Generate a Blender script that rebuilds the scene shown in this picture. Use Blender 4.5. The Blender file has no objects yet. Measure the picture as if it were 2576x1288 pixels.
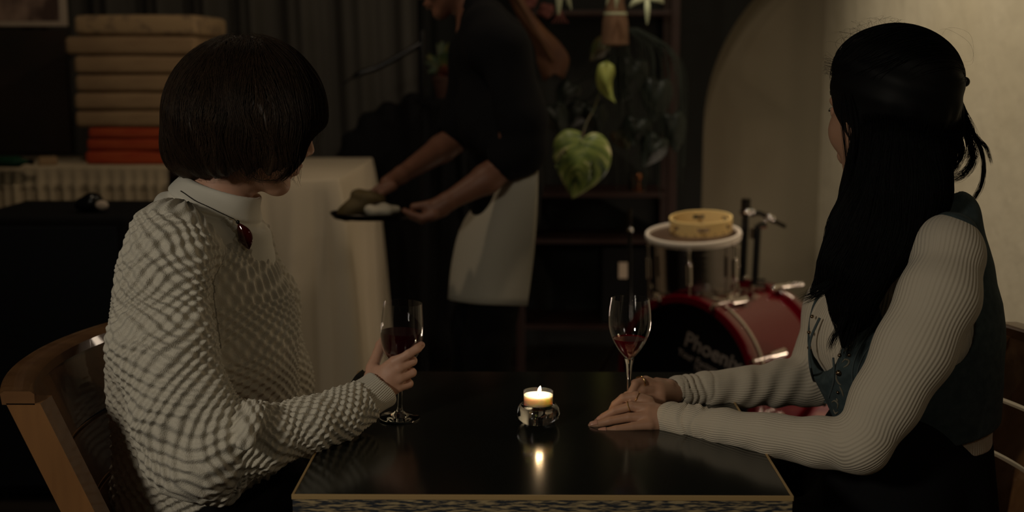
import bpy, bmesh, math, random
import numpy as np
from mathutils import Vector, Matrix
random.seed(7); rng = np.random.default_rng(7)
S = bpy.context.scene
COL = S.collection
PI = math.pi

# ---------------------------------------------------------------- camera
F_PX = 3100.0
PITCH = math.radians(8.96); YAW = math.radians(0.573)
CAM = np.array([-0.0255, -1.644, 1.348])
cd = bpy.data.cameras.new('camera'); cam = bpy.data.objects.new('camera', cd); COL.objects.link(cam)
cam.location = CAM; cam.rotation_euler = (PI/2 - PITCH, 0, YAW)
cd.sensor_width = 36; cd.lens = F_PX/2576*36; cd.clip_start = 0.05
cd.dof.use_dof = True; cd.dof.focus_distance = 1.93; cd.dof.aperture_fstop = 3.1; cd.dof.aperture_blades = 0
S.camera = cam
S.view_settings.view_transform = 'Standard'; S.view_settings.look = 'None'
S.view_settings.gamma = 1; S.view_settings.exposure = 0; S.view_settings.use_curve_mapping = False
world = bpy.data.worlds.new('world'); S.world = world; world.use_nodes = True
world.node_tree.nodes['Background'].inputs[0].default_value = (0.55, 0.62, 0.5, 1)
world.node_tree.nodes['Background'].inputs[1].default_value = 0.0045

def area(loc, target, size, power, color, spread=180):
    l = bpy.data.lights.new('room_lamp', 'AREA'); l.shape = 'DISK'; l.size = size; l.energy = power; l.color = color
    l.spread = math.radians(spread)
    o = bpy.data.objects.new('room_lamp', l); COL.objects.link(o); o.location = loc
    o.rotation_euler = (Vector(target)-Vector(loc)).to_track_quat('-Z', 'Y').to_euler(); return o
def spot(loc, target, angle, blend, radius, power, color):
    l = bpy.data.lights.new('spot_lamp', 'SPOT'); l.spot_size = math.radians(angle); l.spot_blend = blend
    l.shadow_soft_size = radius; l.energy = power; l.color = color
    o = bpy.data.objects.new('spot_lamp', l); COL.objects.link(o); o.location = loc
    o.rotation_euler = (Vector(target)-Vector(loc)).to_track_quat('-Z', 'Y').to_euler(); return o
area((-1.55, -1.90, 1.95), (0.15, 0.35, 0.95), 0.30, 3.05, (1.0, 0.90, 0.73), spread=84)                 # lamp by the camera's left
spot((-0.9, -1.75, 2.0), (1.12, 3.8, 1.25), 22, 0.6, 0.04, 14.0, (1.0, 0.84, 0.60))       # spot added to light the drums and alcove
spot((0.10, 2.15, 2.75), (1.4, 2.3, 1.55), 100, 0.6, 0.06, 76.0, (1.0, 0.88, 0.66))       # wall washer
area((0.85, -1.7, 2.3), (0.0, 0.4, 0.9), 0.12, 1.5, (1.0, 0.84, 0.62))
area((0.55, 2.0, 2.7), (0.2, 2.9, 0.9), 0.12, 4.4, (1.0, 0.80, 0.58))
_s = area((1.375, 2.95, 0.20), (0.2, 2.9, 0.5), 0.06, 4.6, (1.0, 0.80, 0.60)); _s.data.shape = 'RECTANGLE'; _s.data.size = 1.3; _s.data.size_y = 0.05; _s.rotation_euler = (math.radians(90), 0, math.radians(90))   # unseen strip light added low by the right wall for the drum's highlight
area((-1.2, 1.3, 2.7), (-1.2, 3.0, 1.0), 0.14, 4.6, (1.0, 0.78, 0.54))

# ---------------------------------------------------------------- pixel <-> place
Rw = np.array(cam.rotation_euler.to_matrix())
def P(px, py, Y):
    d = Rw @ np.array([(px-1288)/F_PX, -(py-644)/F_PX, -1.0])
    return CAM + d*((Y-CAM[1])/d[1])
def depth(p): return float(-(Rw.T @ (np.asarray(p, float)-CAM))[2])
def M_(r, p): return r*depth(p)/F_PX        # pixels to metres at a place
def Ptab(px, py, z=0.75):
    d = Rw @ np.array([(px-1288)/F_PX, -(py-644)/F_PX, -1.0])
    return CAM + d*((z-CAM[2])/d[2])

# ---------------------------------------------------------------- materials
def mat(name, color, rough=0.6, metal=0.0, spec=0.5, coat=0.0, trans=0.0, ior=1.45, emit=None, emit_s=0.0,
        noise=None, bump=None, sheen=0.0, sss=0.0, alpha=None):
    m = bpy.data.materials.new(name); m.use_nodes = True; nt = m.node_tree; b = nt.nodes['Principled BSDF']
    b.inputs['Base Color'].default_value = (*color, 1); b.inputs['Roughness'].default_value = rough
    b.inputs['Metallic'].default_value = metal; b.inputs['Specular IOR Level'].default_value = spec
    b.inputs['Coat Weight'].default_value = coat; b.inputs['Transmission Weight'].default_value = trans
    b.inputs['IOR'].default_value = ior; b.inputs['Sheen Weight'].default_value = sheen
    if sss: b.inputs['Subsurface Weight'].default_value = sss; b.inputs['Subsurface Radius'].default_value = (0.01, 0.004, 0.002); b.inputs['Subsurface Scale'].default_value = 1.0
    if emit: b.inputs['Emission Color'].default_value = (*emit, 1); b.inputs['Emission Strength'].default_value = emit_s
    tc = nt.nodes.new('ShaderNodeTexCoord')
    if noise:   # (scale xyz, color2, lo, hi)
        sc, c2, lo, hi = noise
        mp = nt.nodes.new('ShaderNodeMapping'); mp.inputs['Scale'].default_value = sc
        nz = nt.nodes.new('ShaderNodeTexNoise'); nz.inputs['Scale'].default_value = 1; nz.inputs['Detail'].default_value = 6
        rp = nt.nodes.new('ShaderNodeValToRGB'); rp.color_ramp.elements[0].position = lo; rp.color_ramp.elements[1].position = hi
        rp.color_ramp.elements[0].color = (*color, 1); rp.color_ramp.elements[1].color = (*c2, 1)
        nt.links.new(tc.outputs['Object'], mp.inputs[0]); nt.links.new(mp.outputs[0], nz.inputs['Vector'])
        nt.links.new(nz.outputs['Fac'], rp.inputs[0]); nt.links.new(rp.outputs[0], b.inputs['Base Color'])
    if bump:    # (scale xyz, strength, distance)
        sc, st, di = bump
        mp = nt.nodes.new('ShaderNodeMapping'); mp.inputs['Scale'].default_value = sc
        nz = nt.nodes.new('ShaderNodeTexNoise'); nz.inputs['Scale'].default_value = 1; nz.inputs['Detail'].default_value = 5
        bp = nt.nodes.new('ShaderNodeBump'); bp.inputs['Strength'].default_value = st; bp.inputs['Distance'].default_value = di
        nt.links.new(tc.outputs['Object'], mp.inputs[0]); nt.links.new(mp.outputs[0], nz.inputs['Vector'])
        nt.links.new(nz.outputs['Fac'], bp.inputs['Height']); nt.links.new(bp.outputs[0], b.inputs['Normal'])
    return m

def uvmat(name, color, mode, rough=0.9, color2=None, k=1.0):
    """cloth whose weave follows the 'cloth_uv' attribute (metres along / around the limb)"""
    m = mat(name, color, rough, spec=0.2, sheen=0.15); nt = m.node_tree; b = nt.nodes['Principled BSDF']; N = nt.nodes.new; L = nt.links.new
    at = N('ShaderNodeAttribute'); at.attribute_name = 'cloth_uv'; sp = N('ShaderNodeSeparateXYZ'); L(at.outputs['Vector'], sp.inputs[0])
    def mth(op, a, bb=None):
        n = N('ShaderNodeMath'); n.operation = op
        for i, v in enumerate((a, bb)):
            if v is None: continue
            if isinstance(v, (int, float)): n.inputs[i].default_value = v
            else: L(v, n.inputs[i])
        return n.outputs[0]
    u, v = sp.outputs[0], sp.outputs[1]
    if mode == 'knit':
        a = mth('COSINE', mth('MULTIPLY', u, 2*PI/0.0205)); c = mth('COSINE', mth('MULTIPLY', v, 2*PI/0.0195))
        h1 = mth('MULTIPLY', a, c)
        nz = N('ShaderNodeTexNoise'); nz.inputs['Scale'].default_value = 1; nz.inputs['Detail'].default_value = 3
        mp = N('ShaderNodeMapping'); mp.inputs['Scale'].default_value = (650, 650, 650); tc = N('ShaderNodeTexCoord')
        L(tc.outputs['Object'], mp.inputs[0]); L(mp.outputs[0], nz.inputs['Vector'])
        h = mth('ADD', mth('MULTIPLY', mth('MULTIPLY', h1, sp.outputs[2]), 0.5), mth('MULTIPLY', nz.outputs['Fac'], 0.30)); dist = 0.0065
        # yarn looks darker in the pits only because of the light; the colour itself stays even
    elif mode == 'rib':
        h = mth('COSINE', mth('MULTIPLY', u, 2*PI/0.0052)); dist = 0.00042
    elif mode == 'finerib':
        h = mth('COSINE', mth('MULTIPLY', u, 2*PI/0.0035)); dist = 0.0006
    bp = N('ShaderNodeBump'); bp.inputs['Strength'].default_value = 0.9*k; bp.inputs['Distance'].default_value = dist
    L(h, bp.inputs['Height']); L(bp.outputs[0], b.inputs['Normal'])
    return m

MT = {}
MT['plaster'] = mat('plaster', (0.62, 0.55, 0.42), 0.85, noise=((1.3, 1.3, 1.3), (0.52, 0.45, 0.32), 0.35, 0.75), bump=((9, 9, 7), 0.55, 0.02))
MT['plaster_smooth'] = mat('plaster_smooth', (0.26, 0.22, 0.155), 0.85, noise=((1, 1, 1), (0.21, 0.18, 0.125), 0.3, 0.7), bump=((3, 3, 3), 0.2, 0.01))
MT['dark_wall'] = mat('dark_wall', (0.012, 0.013, 0.012), 0.9)
MT['floor'] = mat('floor_boards', (0.02, 0.016, 0.012), 0.5, noise=((1.5, 20, 1), (0.035, 0.026, 0.018), 0.3, 0.7))
MT['skin'] = mat('skin', (0.62, 0.35, 0.24), 0.5, sss=0.15, noise=((30, 30, 30), (0.66, 0.38, 0.27), 0.3, 0.7), bump=((500, 500, 500), 0.1, 0.001))
MT['skin_olive'] = mat('skin_olive', (0.47, 0.26, 0.165), 0.5, sss=0.15, noise=((30, 30, 30), (0.51, 0.285, 0.185), 0.3, 0.7), bump=((500, 500, 500), 0.1, 0.001))
MT['skin_dim'] = mat('skin_dim', (0.21, 0.095, 0.060), 0.5, sss=0.15, noise=((30, 30, 30), (0.24, 0.11, 0.07), 0.3, 0.7), bump=((500, 500, 500), 0.1, 0.001))  # waiter's skin: the dimmer light on him is put into a darker colour
MT['knit'] = uvmat('cream_knit', (0.80, 0.74, 0.62), 'knit')
MT['rib'] = uvmat('cream_rib', (0.66, 0.58, 0.46), 'rib')
MT['cuff'] = uvmat('cream_cuff', (0.80, 0.74, 0.62), 'finerib')
MT['cotton'] = mat('cream_cotton', (0.82, 0.78, 0.68), 0.9, sheen=0.2, bump=((900, 900, 900), 0.2, 0.0005))
MT['seam'] = mat('seam_thread', (0.28, 0.25, 0.19), 0.9)
MT['brown_hair'] = mat('brown_hair', (0.028, 0.017, 0.010), 0.45, spec=0.3, noise=((90, 90, 10), (0.045, 0.026, 0.014), 0.35, 0.7))
MT['black_hair'] = mat('black_hair', (0.004, 0.004, 0.004), 0.55, spec=0.15)
MT['denim'] = mat('denim', (0.040, 0.062, 0.068), 0.9, noise=((70, 70, 70), (0.075, 0.105, 0.112), 0.35, 0.8), bump=((1500, 1500, 1500), 0.4, 0.0006))
MT['denim_edge'] = mat('denim_edge', (0.075, 0.10, 0.105), 0.9)
MT['black_cloth'] = mat('black_cloth', (0.008, 0.008, 0.009), 0.95, spec=0.15)
MT['navy_cloth'] = mat('navy_cloth', (0.012, 0.014, 0.018), 0.9, spec=0.2)
MT['apron'] = mat('apron_linen', (0.55, 0.50, 0.40), 0.95, bump=((300, 300, 300), 0.3, 0.001))
MT['linen'] = mat('table_linen', (0.72, 0.62, 0.47), 0.9, bump=((200, 200, 200), 0.2, 0.001))
MT['wood'] = mat('chair_wood', (0.24, 0.115, 0.045), 0.38, coat=0.3, noise=((6, 30, 30), (0.15, 0.065, 0.026), 0.3, 0.75))
MT['wood_light'] = mat('chair_wood_light', (0.36, 0.17, 0.06), 0.4, coat=0.2, noise=((30, 30, 5), (0.26, 0.12, 0.045), 0.3, 0.75))
MT['table_top'] = mat('table_laminate', (0.010, 0.011, 0.009), 0.16, spec=0.5, bump=((350, 350, 350), 0.04, 0.0004))
MT['table_edge'] = mat('table_edge_wood', (0.48, 0.32, 0.14), 0.55)
MT['distressed'] = mat('distressed_paint', (0.03, 0.035, 0.045), 0.6, noise=((45, 60, 300), (0.46, 0.35, 0.19), 0.44, 0.60))
MT['chrome'] = mat('chrome', (0.8, 0.74, 0.68), 0.08, metal=1.0)
MT['dull_metal'] = mat('dull_metal', (0.05, 0.045, 0.04), 0.3, metal=1.0)
MT['red_lacquer'] = mat('red_lacquer', (0.11, 0.001, 0.006), 0.13, coat=1.0)
MT['black_gloss'] = mat('black_gloss', (0.006, 0.006, 0.007), 0.2)
MT['drum_skin'] = mat('drum_skin', (0.45, 0.38, 0.32), 0.6)
MT['hoop_white'] = mat('hoop_pale', (0.80, 0.70, 0.62), 0.5)
MT['tan_wood'] = mat('tambourine_wood', (0.95, 0.68, 0.30), 0.5)
MT['glass'] = mat('clear_glass', (1, 1, 1), 0.0, trans=1.0, ior=1.5)
MT['wine'] = mat('red_wine', (0.28, 0.001, 0.013), 0.0, trans=0.72, ior=1.34)
MT['wine_dark'] = mat('dark_red_wine', (0.035, 0.0015, 0.004), 0.0, trans=0.2, ior=1.34)
MT['wax'] = mat('candle_wax', (0.95, 0.93, 0.86), 0.4, sss=1.0, emit=(1.0, 0.62, 0.28), emit_s=0.0); _b = MT['wax'].node_tree.nodes['Principled BSDF']; _b.inputs['Subsurface Radius'].default_value = (1.0, 0.75, 0.45); _b.inputs['Subsurface Scale'].default_value = 0.012
MT['flame'] = mat('flame', (1, 0.8, 0.5), 0.5, emit=(1.0, 0.74, 0.42), emit_s=14)
MT['wick'] = mat('wick', (0.03, 0.02, 0.01), 0.9)
MT['gold'] = mat('gold', (0.75, 0.5, 0.22), 0.2, metal=1.0)
MT['brass'] = mat('brass_stud', (0.30, 0.22, 0.14), 0.25, metal=1.0)
MT['garnet'] = mat('garnet_glass', (0.05, 0.004, 0.003), 0.06, coat=1.0)
MT['nail'] = mat('nail', (0.62, 0.33, 0.24), 0.25)
MT['eye'] = mat('eye_white', (0.6, 0.56, 0.5), 0.2)
MT['iris'] = mat('iris_brown', (0.02, 0.012, 0.008), 0.2)
MT['lips'] = mat('lip_skin', (0.42, 0.14, 0.11), 0.4)
MT['beige'] = mat('beige_fabric', (0.35, 0.235, 0.13), 0.9, noise=((8, 8, 30), (0.28, 0.18, 0.10), 0.35, 0.7), bump=((60, 60, 60), 0.3, 0.003))
MT['orange'] = mat('orange_fabric', (0.42, 0.07, 0.018), 0.85, noise=((8, 8, 30), (0.34, 0.035, 0.010), 0.35, 0.7))
MT['curtain'] = mat('dark_curtain', (0.075, 0.070, 0.062), 0.95)
MT['poster'] = mat('poster_print', (0.40, 0.27, 0.21), 0.7, noise=((9, 9, 5), (0.10, 0.06, 0.05), 0.42, 0.6))
MT['pale'] = mat('pale_paper', (0.55, 0.45, 0.36), 0.8)
MT['board'] = mat('dark_board', (0.020, 0.016, 0.012), 0.8, noise=((5, 5, 5), (0.035, 0.022, 0.015), 0.3, 0.7))
MT['leaf'] = None
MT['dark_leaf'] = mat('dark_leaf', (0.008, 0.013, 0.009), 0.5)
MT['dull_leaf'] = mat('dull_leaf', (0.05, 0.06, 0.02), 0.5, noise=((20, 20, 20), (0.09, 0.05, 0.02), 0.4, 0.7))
MT['pale_leaf'] = mat('pale_leaf', (0.32, 0.34, 0.22), 0.6)
MT['lime_leaf'] = mat('lime_leaf', (0.28, 0.30, 0.07), 0.45, noise=((15, 15, 15), (0.20, 0.24, 0.06), 0.3, 0.7))
MT['dry_leaf'] = mat('dry_leaf', (0.12, 0.05, 0.018), 0.7, noise=((7, 7, 7), (0.06, 0.02, 0.012), 0.35, 0.7))
MT['dark_wood'] = mat('dark_red_wood', (0.022, 0.008, 0.006), 0.5)
MT['terracotta'] = mat('terracotta', (0.05, 0.02, 0.013), 0.8)
MT['rug'] = mat('red_rug', (0.045, 0.004, 0.006), 0.95, noise=((14, 14, 14), (0.09, 0.03, 0.02), 0.52, 0.62))
MT['pink'] = mat('pink_petal', (0.12, 0.032, 0.026), 0.7)
MT['bark'] = mat('fibre_bark', (0.10, 0.05, 0.025), 0.9, bump=((80, 80, 10), 0.8, 0.004))

def leafmat():
    m = mat('variegated_leaf', (0.10, 0.16, 0.045), 0.42); nt = m.node_tree; b = nt.nodes['Principled BSDF']; N = nt.nodes.new; L = nt.links.new
    at = N('ShaderNodeAttribute'); at.attribute_name = 'leaf_uv'; sp = N('ShaderNodeSeparateXYZ'); L(at.outputs['Vector'], sp.inputs[0])
    # rays of cream from the midrib, u across (-1..1), v along
    cmb = N('ShaderNodeCombineXYZ'); ab = N('ShaderNodeMath'); ab.operation = 'ABSOLUTE'; L(sp.outputs[0], ab.inputs[0])
    sh = N('ShaderNodeMath'); sh.operation = 'MULTIPLY_ADD'; L(ab.outputs[0], sh.inputs[0]); sh.inputs[1].default_value = -0.55; L(sp.outputs[1], sh.inputs[2])
    L(sh.outputs[0], cmb.inputs[1]); L(sp.outputs[0], cmb.inputs[0])
    mp = N('ShaderNodeMapping'); mp.inputs['Scale'].default_value = (1.3, 8.0, 1); L(cmb.outputs[0], mp.inputs[0])
    nz = N('ShaderNodeTexNoise'); nz.inputs['Scale'].default_value = 1; nz.inputs['Detail'].default_value = 3; L(mp.outputs[0], nz.inputs['Vector'])
    rp = N('ShaderNodeValToRGB'); e = rp.color_ramp.elements
    e[0].position = 0.36; e[0].color = (0.03, 0.055, 0.035, 1); e[1].position = 0.66; e[1].color = (0.75, 0.72, 0.42, 1)
    x = e.new(0.45); x.color = (0.13, 0.19, 0.045, 1); x = e.new(0.57); x.color = (0.23, 0.29, 0.07, 1)
    L(nz.outputs['Fac'], rp.inputs[0]); L(rp.outputs[0], b.inputs['Base Color'])
    return m
MT['leaf'] = leafmat()

# ---------------------------------------------------------------- object helpers
def link(o, parent=None):
    COL.objects.link(o)
    if parent is not None:
        o.parent = parent; o.matrix_parent_inverse = parent.matrix_world.inverted()
    return o
def tag(o, label, cat, group=None):
    o['label'] = label; o['category'] = cat
    if group: o['group'] = group
    return o
def empty(name, loc, label=None, cat=None, group=None, rot=0.0):
    o = bpy.data.objects.new(name, None); COL.objects.link(o); o.location = loc; o.rotation_euler = (0, 0, rot)
    o.empty_display_size = 0.05
    o.matrix_world = Matrix.Translation(Vector(loc)) @ Matrix.Rotation(rot, 4, 'Z')
    if label: tag(o, label, cat, group)
    return o
def mesh_obj(name, verts, faces, m, parent=None, smooth=True, local=False):
    """verts are world coordinates unless local; the object keeps its origin at its parent"""
    me = bpy.data.meshes.new(name)
    v = np.asarray(verts, float)
    if parent is not None and not local:
        Mi = np.array(parent.matrix_world.inverted()); v = v @ Mi[:3, :3].T + Mi[:3, 3]
    if isinstance(faces, np.ndarray) and faces.ndim == 2:
        n, k = faces.shape
        me.vertices.add(len(v)); me.vertices.foreach_set('co', v.astype(np.float32).ravel())
        me.loops.add(n*k); me.loops.foreach_set('vertex_index', faces.astype(np.int32).ravel())
        me.polygons.add(n); me.polygons.foreach_set('loop_start', np.arange(0, n*k, k, dtype=np.int32))
        me.update(calc_edges=True); me.validate()
    else:
        me.from_pydata([tuple(x) for x in v], [], [tuple(f) for f in faces]); me.update()
    if smooth: me.polygons.foreach_set('use_smooth', [True]*len(me.polygons))
    me.materials.append(m)
    o = bpy.data.objects.new(name, me); COL.objects.link(o)
    if parent is not None: o.parent = parent
    return o
class MB:
    """collects shapes into one mesh"""
    def __init__(s): s.v = []; s.f = []; s.n = 0
    def add(s, v, f):
        s.v.append(np.asarray(v, float)); s.f += [tuple(int(i)+s.n for i in q) for q in f]; s.n += len(v); return s
    def box(s, lo, hi, bevel=0.0, Mx=None):
        bm = bmesh.new(); bmesh.ops.create_cube(bm, size=1)
        lo = np.array(lo, float); hi = np.array(hi, float)
        for v in bm.verts: v.co = Vector((lo+hi)/2 + np.array(v.co)*(hi-lo))
        if bevel: bmesh.ops.bevel(bm, geom=bm.edges[:], offset=bevel, segments=3, profile=0.5, affect='EDGES', clamp_overlap=True)
        bm.verts.index_update()
        vs = np.array([v.co[:] for v in bm.verts]); fs = [[v.index for v in f.verts] for f in bm.faces]; bm.free()
        if Mx is not None: Mx = np.array(Mx); vs = vs @ Mx[:3, :3].T + Mx[:3, 3]
        return s.add(vs, fs)
    def tube(s, pts, r, n=12, caps=True, flat=1.0, up=(0, 0, 1)):
        pts = np.asarray(pts, float); k = len(pts); r = np.broadcast_to(np.asarray(r, float), (k,))
        T = np.gradient(pts, axis=0); T /= np.linalg.norm(T, axis=1)[:, None]+1e-12
        u = np.array(up, float)
        if abs(T[0] @ u) > 0.95*np.linalg.norm(u): u = np.array([1.0, 0.2, 0])
        vs = []
        for i in range(k):
            a = u - (u @ T[i])*T[i]; a /= np.linalg.norm(a); u = a; b = np.cross(T[i], a)
            for j in range(n):
                t = 2*PI*j/n; vs.append(pts[i] + r[i]*(math.cos(t)*a*flat + math.sin(t)*b))
        fs = [(i*n+j, i*n+(j+1) % n, (i+1)*n+(j+1) % n, (i+1)*n+j) for i in range(k-1) for j in range(n)]
        if caps: fs += [tuple(range(n))[::-1], tuple((k-1)*n+j for j in range(n))]
        return s.add(vs, fs)
    def lathe(s, prof, c=(0, 0, 0), n=48, Mx=None, closed=False):
        """prof: (radius, height) list"""
        vs = []; k = len(prof)
        for (r, z) in prof:
            for j in range(n):
                t = 2*PI*j/n; vs.append((c[0]+r*math.cos(t), c[1]+r*math.sin(t), c[2]+z))
        fs = [(i*n+j, i*n+(j+1) % n, (i+1)*n+(j+1) % n, (i+1)*n+j) for i in range(k-1) for j in range(n)]
        if closed: fs += [((k-1)*n+j, (k-1)*n+(j+1) % n, (j+1) % n, j) for j in range(n)]
        else:
            if prof[0][0] > 1e-6: fs.append(tuple(range(n))[::-1])
            if prof[-1][0] > 1e-6: fs.append(tuple((k-1)*n+j for j in range(n)))
        vs = np.array(vs)
        if Mx is not None: Mx = np.array(Mx); vs = vs @ Mx[:3, :3].T + Mx[:3, 3]
        return s.add(vs, fs)
    def ball(s, c, r, n=12, sc=(1, 1, 1)):
        prof = [(max(1e-5, math.sin(PI*i/n))*1.0, -math.cos(PI*i/n)) for i in range(n+1)]
        vs = []; m = 2*n
        for (rr, z) in prof:
            for j in range(m):
                t = 2*PI*j/m; vs.append((c[0]+r*sc[0]*rr*math.cos(t), c[1]+r*sc[1]*rr*math.sin(t), c[2]+r*sc[2]*z))
        fs = [(i*m+j, i*m+(j+1) % m, (i+1)*m+(j+1) % m, (i+1)*m+j) for i in range(n) for j in range(m)]
        return s.add(vs, fs)
    def build(s, name, m, parent=None, smooth=True, weld=True, local=False):
        o = mesh_obj(name, np.concatenate(s.v), s.f, m, parent, smooth, local)
        if weld:
            bm = bmesh.new(); bm.from_mesh(o.data); bmesh.ops.remove_doubles(bm, verts=bm.verts, dist=2e-6)
            bmesh.ops.recalc_face_normals(bm, faces=bm.faces); bm.to_mesh(o.data); bm.free()
            if smooth: 
                o.data.polygons.foreach_set('use_smooth', [True]*len(o.data.polygons))
                try: o.data.set_sharp_from_angle(angle=math.radians(42))
                except Exception: pass
        return o
def struct(o): o['kind'] = 'structure'; return o

# ---------------------------------------------------------------- soft volumes (signed distances -> mesh)
def smin(a, b, k):
    if k <= 0: return np.minimum(a, b)
    h = np.clip(0.5+0.5*(b-a)/k, 0, 1); return b*(1-h)+a*h - k*h*(1-h)
def smax(a, b, k): return -smin(-a, -b, k)
def cap(a, b, ra, rb=None):
    a = np.asarray(a, float); b = np.asarray(b, float); rb = ra if rb is None else rb; ab = b-a; L2 = ab @ ab + 1e-12
    def f(p):
        t = np.clip(((p-a) @ ab)/L2, 0, 1); return np.linalg.norm(p-a-t[:, None]*ab, axis=1)-(ra+(rb-ra)*t)
    return f
def ell(c, r, R=None):
    c = np.asarray(c, float); r = np.asarray(r, float); R = np.eye(3) if R is None else np.asarray(R, float)
    def f(p):
        q = (p-c) @ R; k0 = np.linalg.norm(q/r, axis=1); k1 = np.linalg.norm(q/(r*r), axis=1)+1e-9; return k0*(k0-1)/k1
    return f
def sph(c, r):
    c = np.asarray(c, float); return lambda p: np.linalg.norm(p-c, axis=1)-r
def half(pt, n):
    pt = np.asarray(pt, float); n = np.asarray(n, float); n = n/np.linalg.norm(n); return lambda p: (p-pt) @ n
def fcap(A, B):
    """tapered limb piece from pixel style points (px, py, Y, radius in px)"""
    a, b = P(*A[:3]), P(*B[:3]); return cap(a, b, M_(A[3], a), M_(B[3], b))
def chain(pts, k=0.01):
    return [('add', fcap(pts[i], pts[i+1]), k) for i in range(len(pts)-1)]
def ev(ops, p, cull=None):
    d = np.full(len(p), 10.0)
    for i, (o, f, k) in enumerate(ops):
        if cull is not None and not cull[i]: continue
        if o == 'warp': d = d + f(p); continue
        x = f(p)
        d = smin(d, x, k) if o == 'add' else (smax(d, -x, k) if o == 'cut' else smax(d, x, k))
    return d
def sdf_mesh(ops, lo, hi, h):
    lo = np.asarray(lo, float); hi = np.asarray(hi, float); N = 14; B = N*h
    nb = np.ceil((hi-lo)/B).astype(int); bi = np.stack(np.meshgrid(*[np.arange(n) for n in nb], indexing='ij'), -1).reshape(-1, 3)
    cen = lo + (bi+0.5)*B; R = B*0.5*math.sqrt(3)
    dc = ev(ops, cen); act = np.abs(dc) < R*1.7+0.004
    bi = bi[act]; cen = cen[act]
    cullm = []
    for (o, f, k) in ops:
        if o in ('warp', 'int'): cullm.append(np.ones(len(cen), bool)); continue
        cullm.append(f(cen) < R*1.5 + 0.01 + 2*k)
    cullm = np.array(cullm)
    g = np.arange(-1, N+1)
    G = np.stack(np.meshgrid(g, g, g, indexing='ij'), -1).reshape(-1, 3)
    big = (nb+2)*N+4
    def key(c): return ((c[..., 0]+2)*big[1] + (c[..., 1]+2))*big[2] + (c[..., 2]+2)
    VK = []; VP = []; Q = []
    n1 = N+2
    co = [(x, y, z) for x in (0, 1) for y in (0, 1) for z in (0, 1)]
    edges = [(a, b) for a in co for b in co if sum(abs(np.array(a)-np.array(b))) == 1 and a < b]
    for q in range(len(bi)):
        base = bi[q]*N
        pts = lo + (base+G)*h
        V = ev(ops, pts, cullm[:, q]).reshape(n1, n1, n1)
        s = V < 0
        if s.all() or not s.any(): continue
        # cells -1..N-1 (index i uses corners i,i+1)
        acc = np.zeros((n1-1,)*3+(3,)); cnt = np.zeros((n1-1,)*3)
        m = n1-1
        for a, b in edges:
            Va = V[a[0]:a[0]+m, a[1]:a[1]+m, a[2]:a[2]+m]; Vb = V[b[0]:b[0]+m, b[1]:b[1]+m, b[2]:b[2]+m]
            c = (Va < 0) != (Vb < 0); t = np.where(c, Va/(Va-Vb+1e-20), 0)
            for ax in range(3): acc[..., ax] += np.where(c, a[ax]+(b[ax]-a[ax])*t, 0)
            cnt += c
        has = cnt > 0
        own = has.copy(); own[0] = False; own[:, 0] = False; own[:, :, 0] = False   # cells 0..N-1 belong to this block
        ci = np.argwhere(own)
        if len(ci) == 0: continue
        cell = base + ci - 1
        VK.append(key(cell)); VP.append(lo + (cell + acc[own]/cnt[own][:, None])*h)
        # faces: grid edges starting at vertices 0..N-1
        for ax in range(3):
            sl0 = [slice(1, N+1)]*3; sl1 = list(sl0); sl1[ax] = slice(2, N+2)
            s0 = s[tuple(sl0)]; s1 = s[tuple(sl1)] if True else None
            cr = np.argwhere(s0 != s1)
            if len(cr) == 0: continue
            flip = s0[tuple(cr.T)]
            gi = base + cr
            o1, o2 = [(1, 2), (2, 0), (0, 1)][ax]
            e1 = np.zeros(3, int); e1[o1] = 1; e2 = np.zeros(3, int); e2[o2] = 1
            c0 = key(gi-e1-e2); c1 = key(gi-e2); c2 = key(gi); c3 = key(gi-e1)
            qd = np.stack([c0, c1, c2, c3], 1); qd[~flip] = qd[~flip][:, ::-1]
            Q.append(qd)
    VK = np.concatenate(VK); VP = np.concatenate(VP); Q = np.concatenate(Q)
    o = np.argsort(VK); VK = VK[o]; VP = VP[o]
    ix = np.searchsorted(VK, Q); ix = np.clip(ix, 0, len(VK)-1); ok = (VK[ix] == Q).all(1)
    return VP, ix[ok]
def grad(ops, p, e=0.0015):
    g = np.stack([ev(ops, p+np.eye(3)[i]*e)-ev(ops, p-np.eye(3)[i]*e) for i in range(3)], 1)
    return g/(np.linalg.norm(g, axis=1)[:, None]+1e-9)
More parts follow.
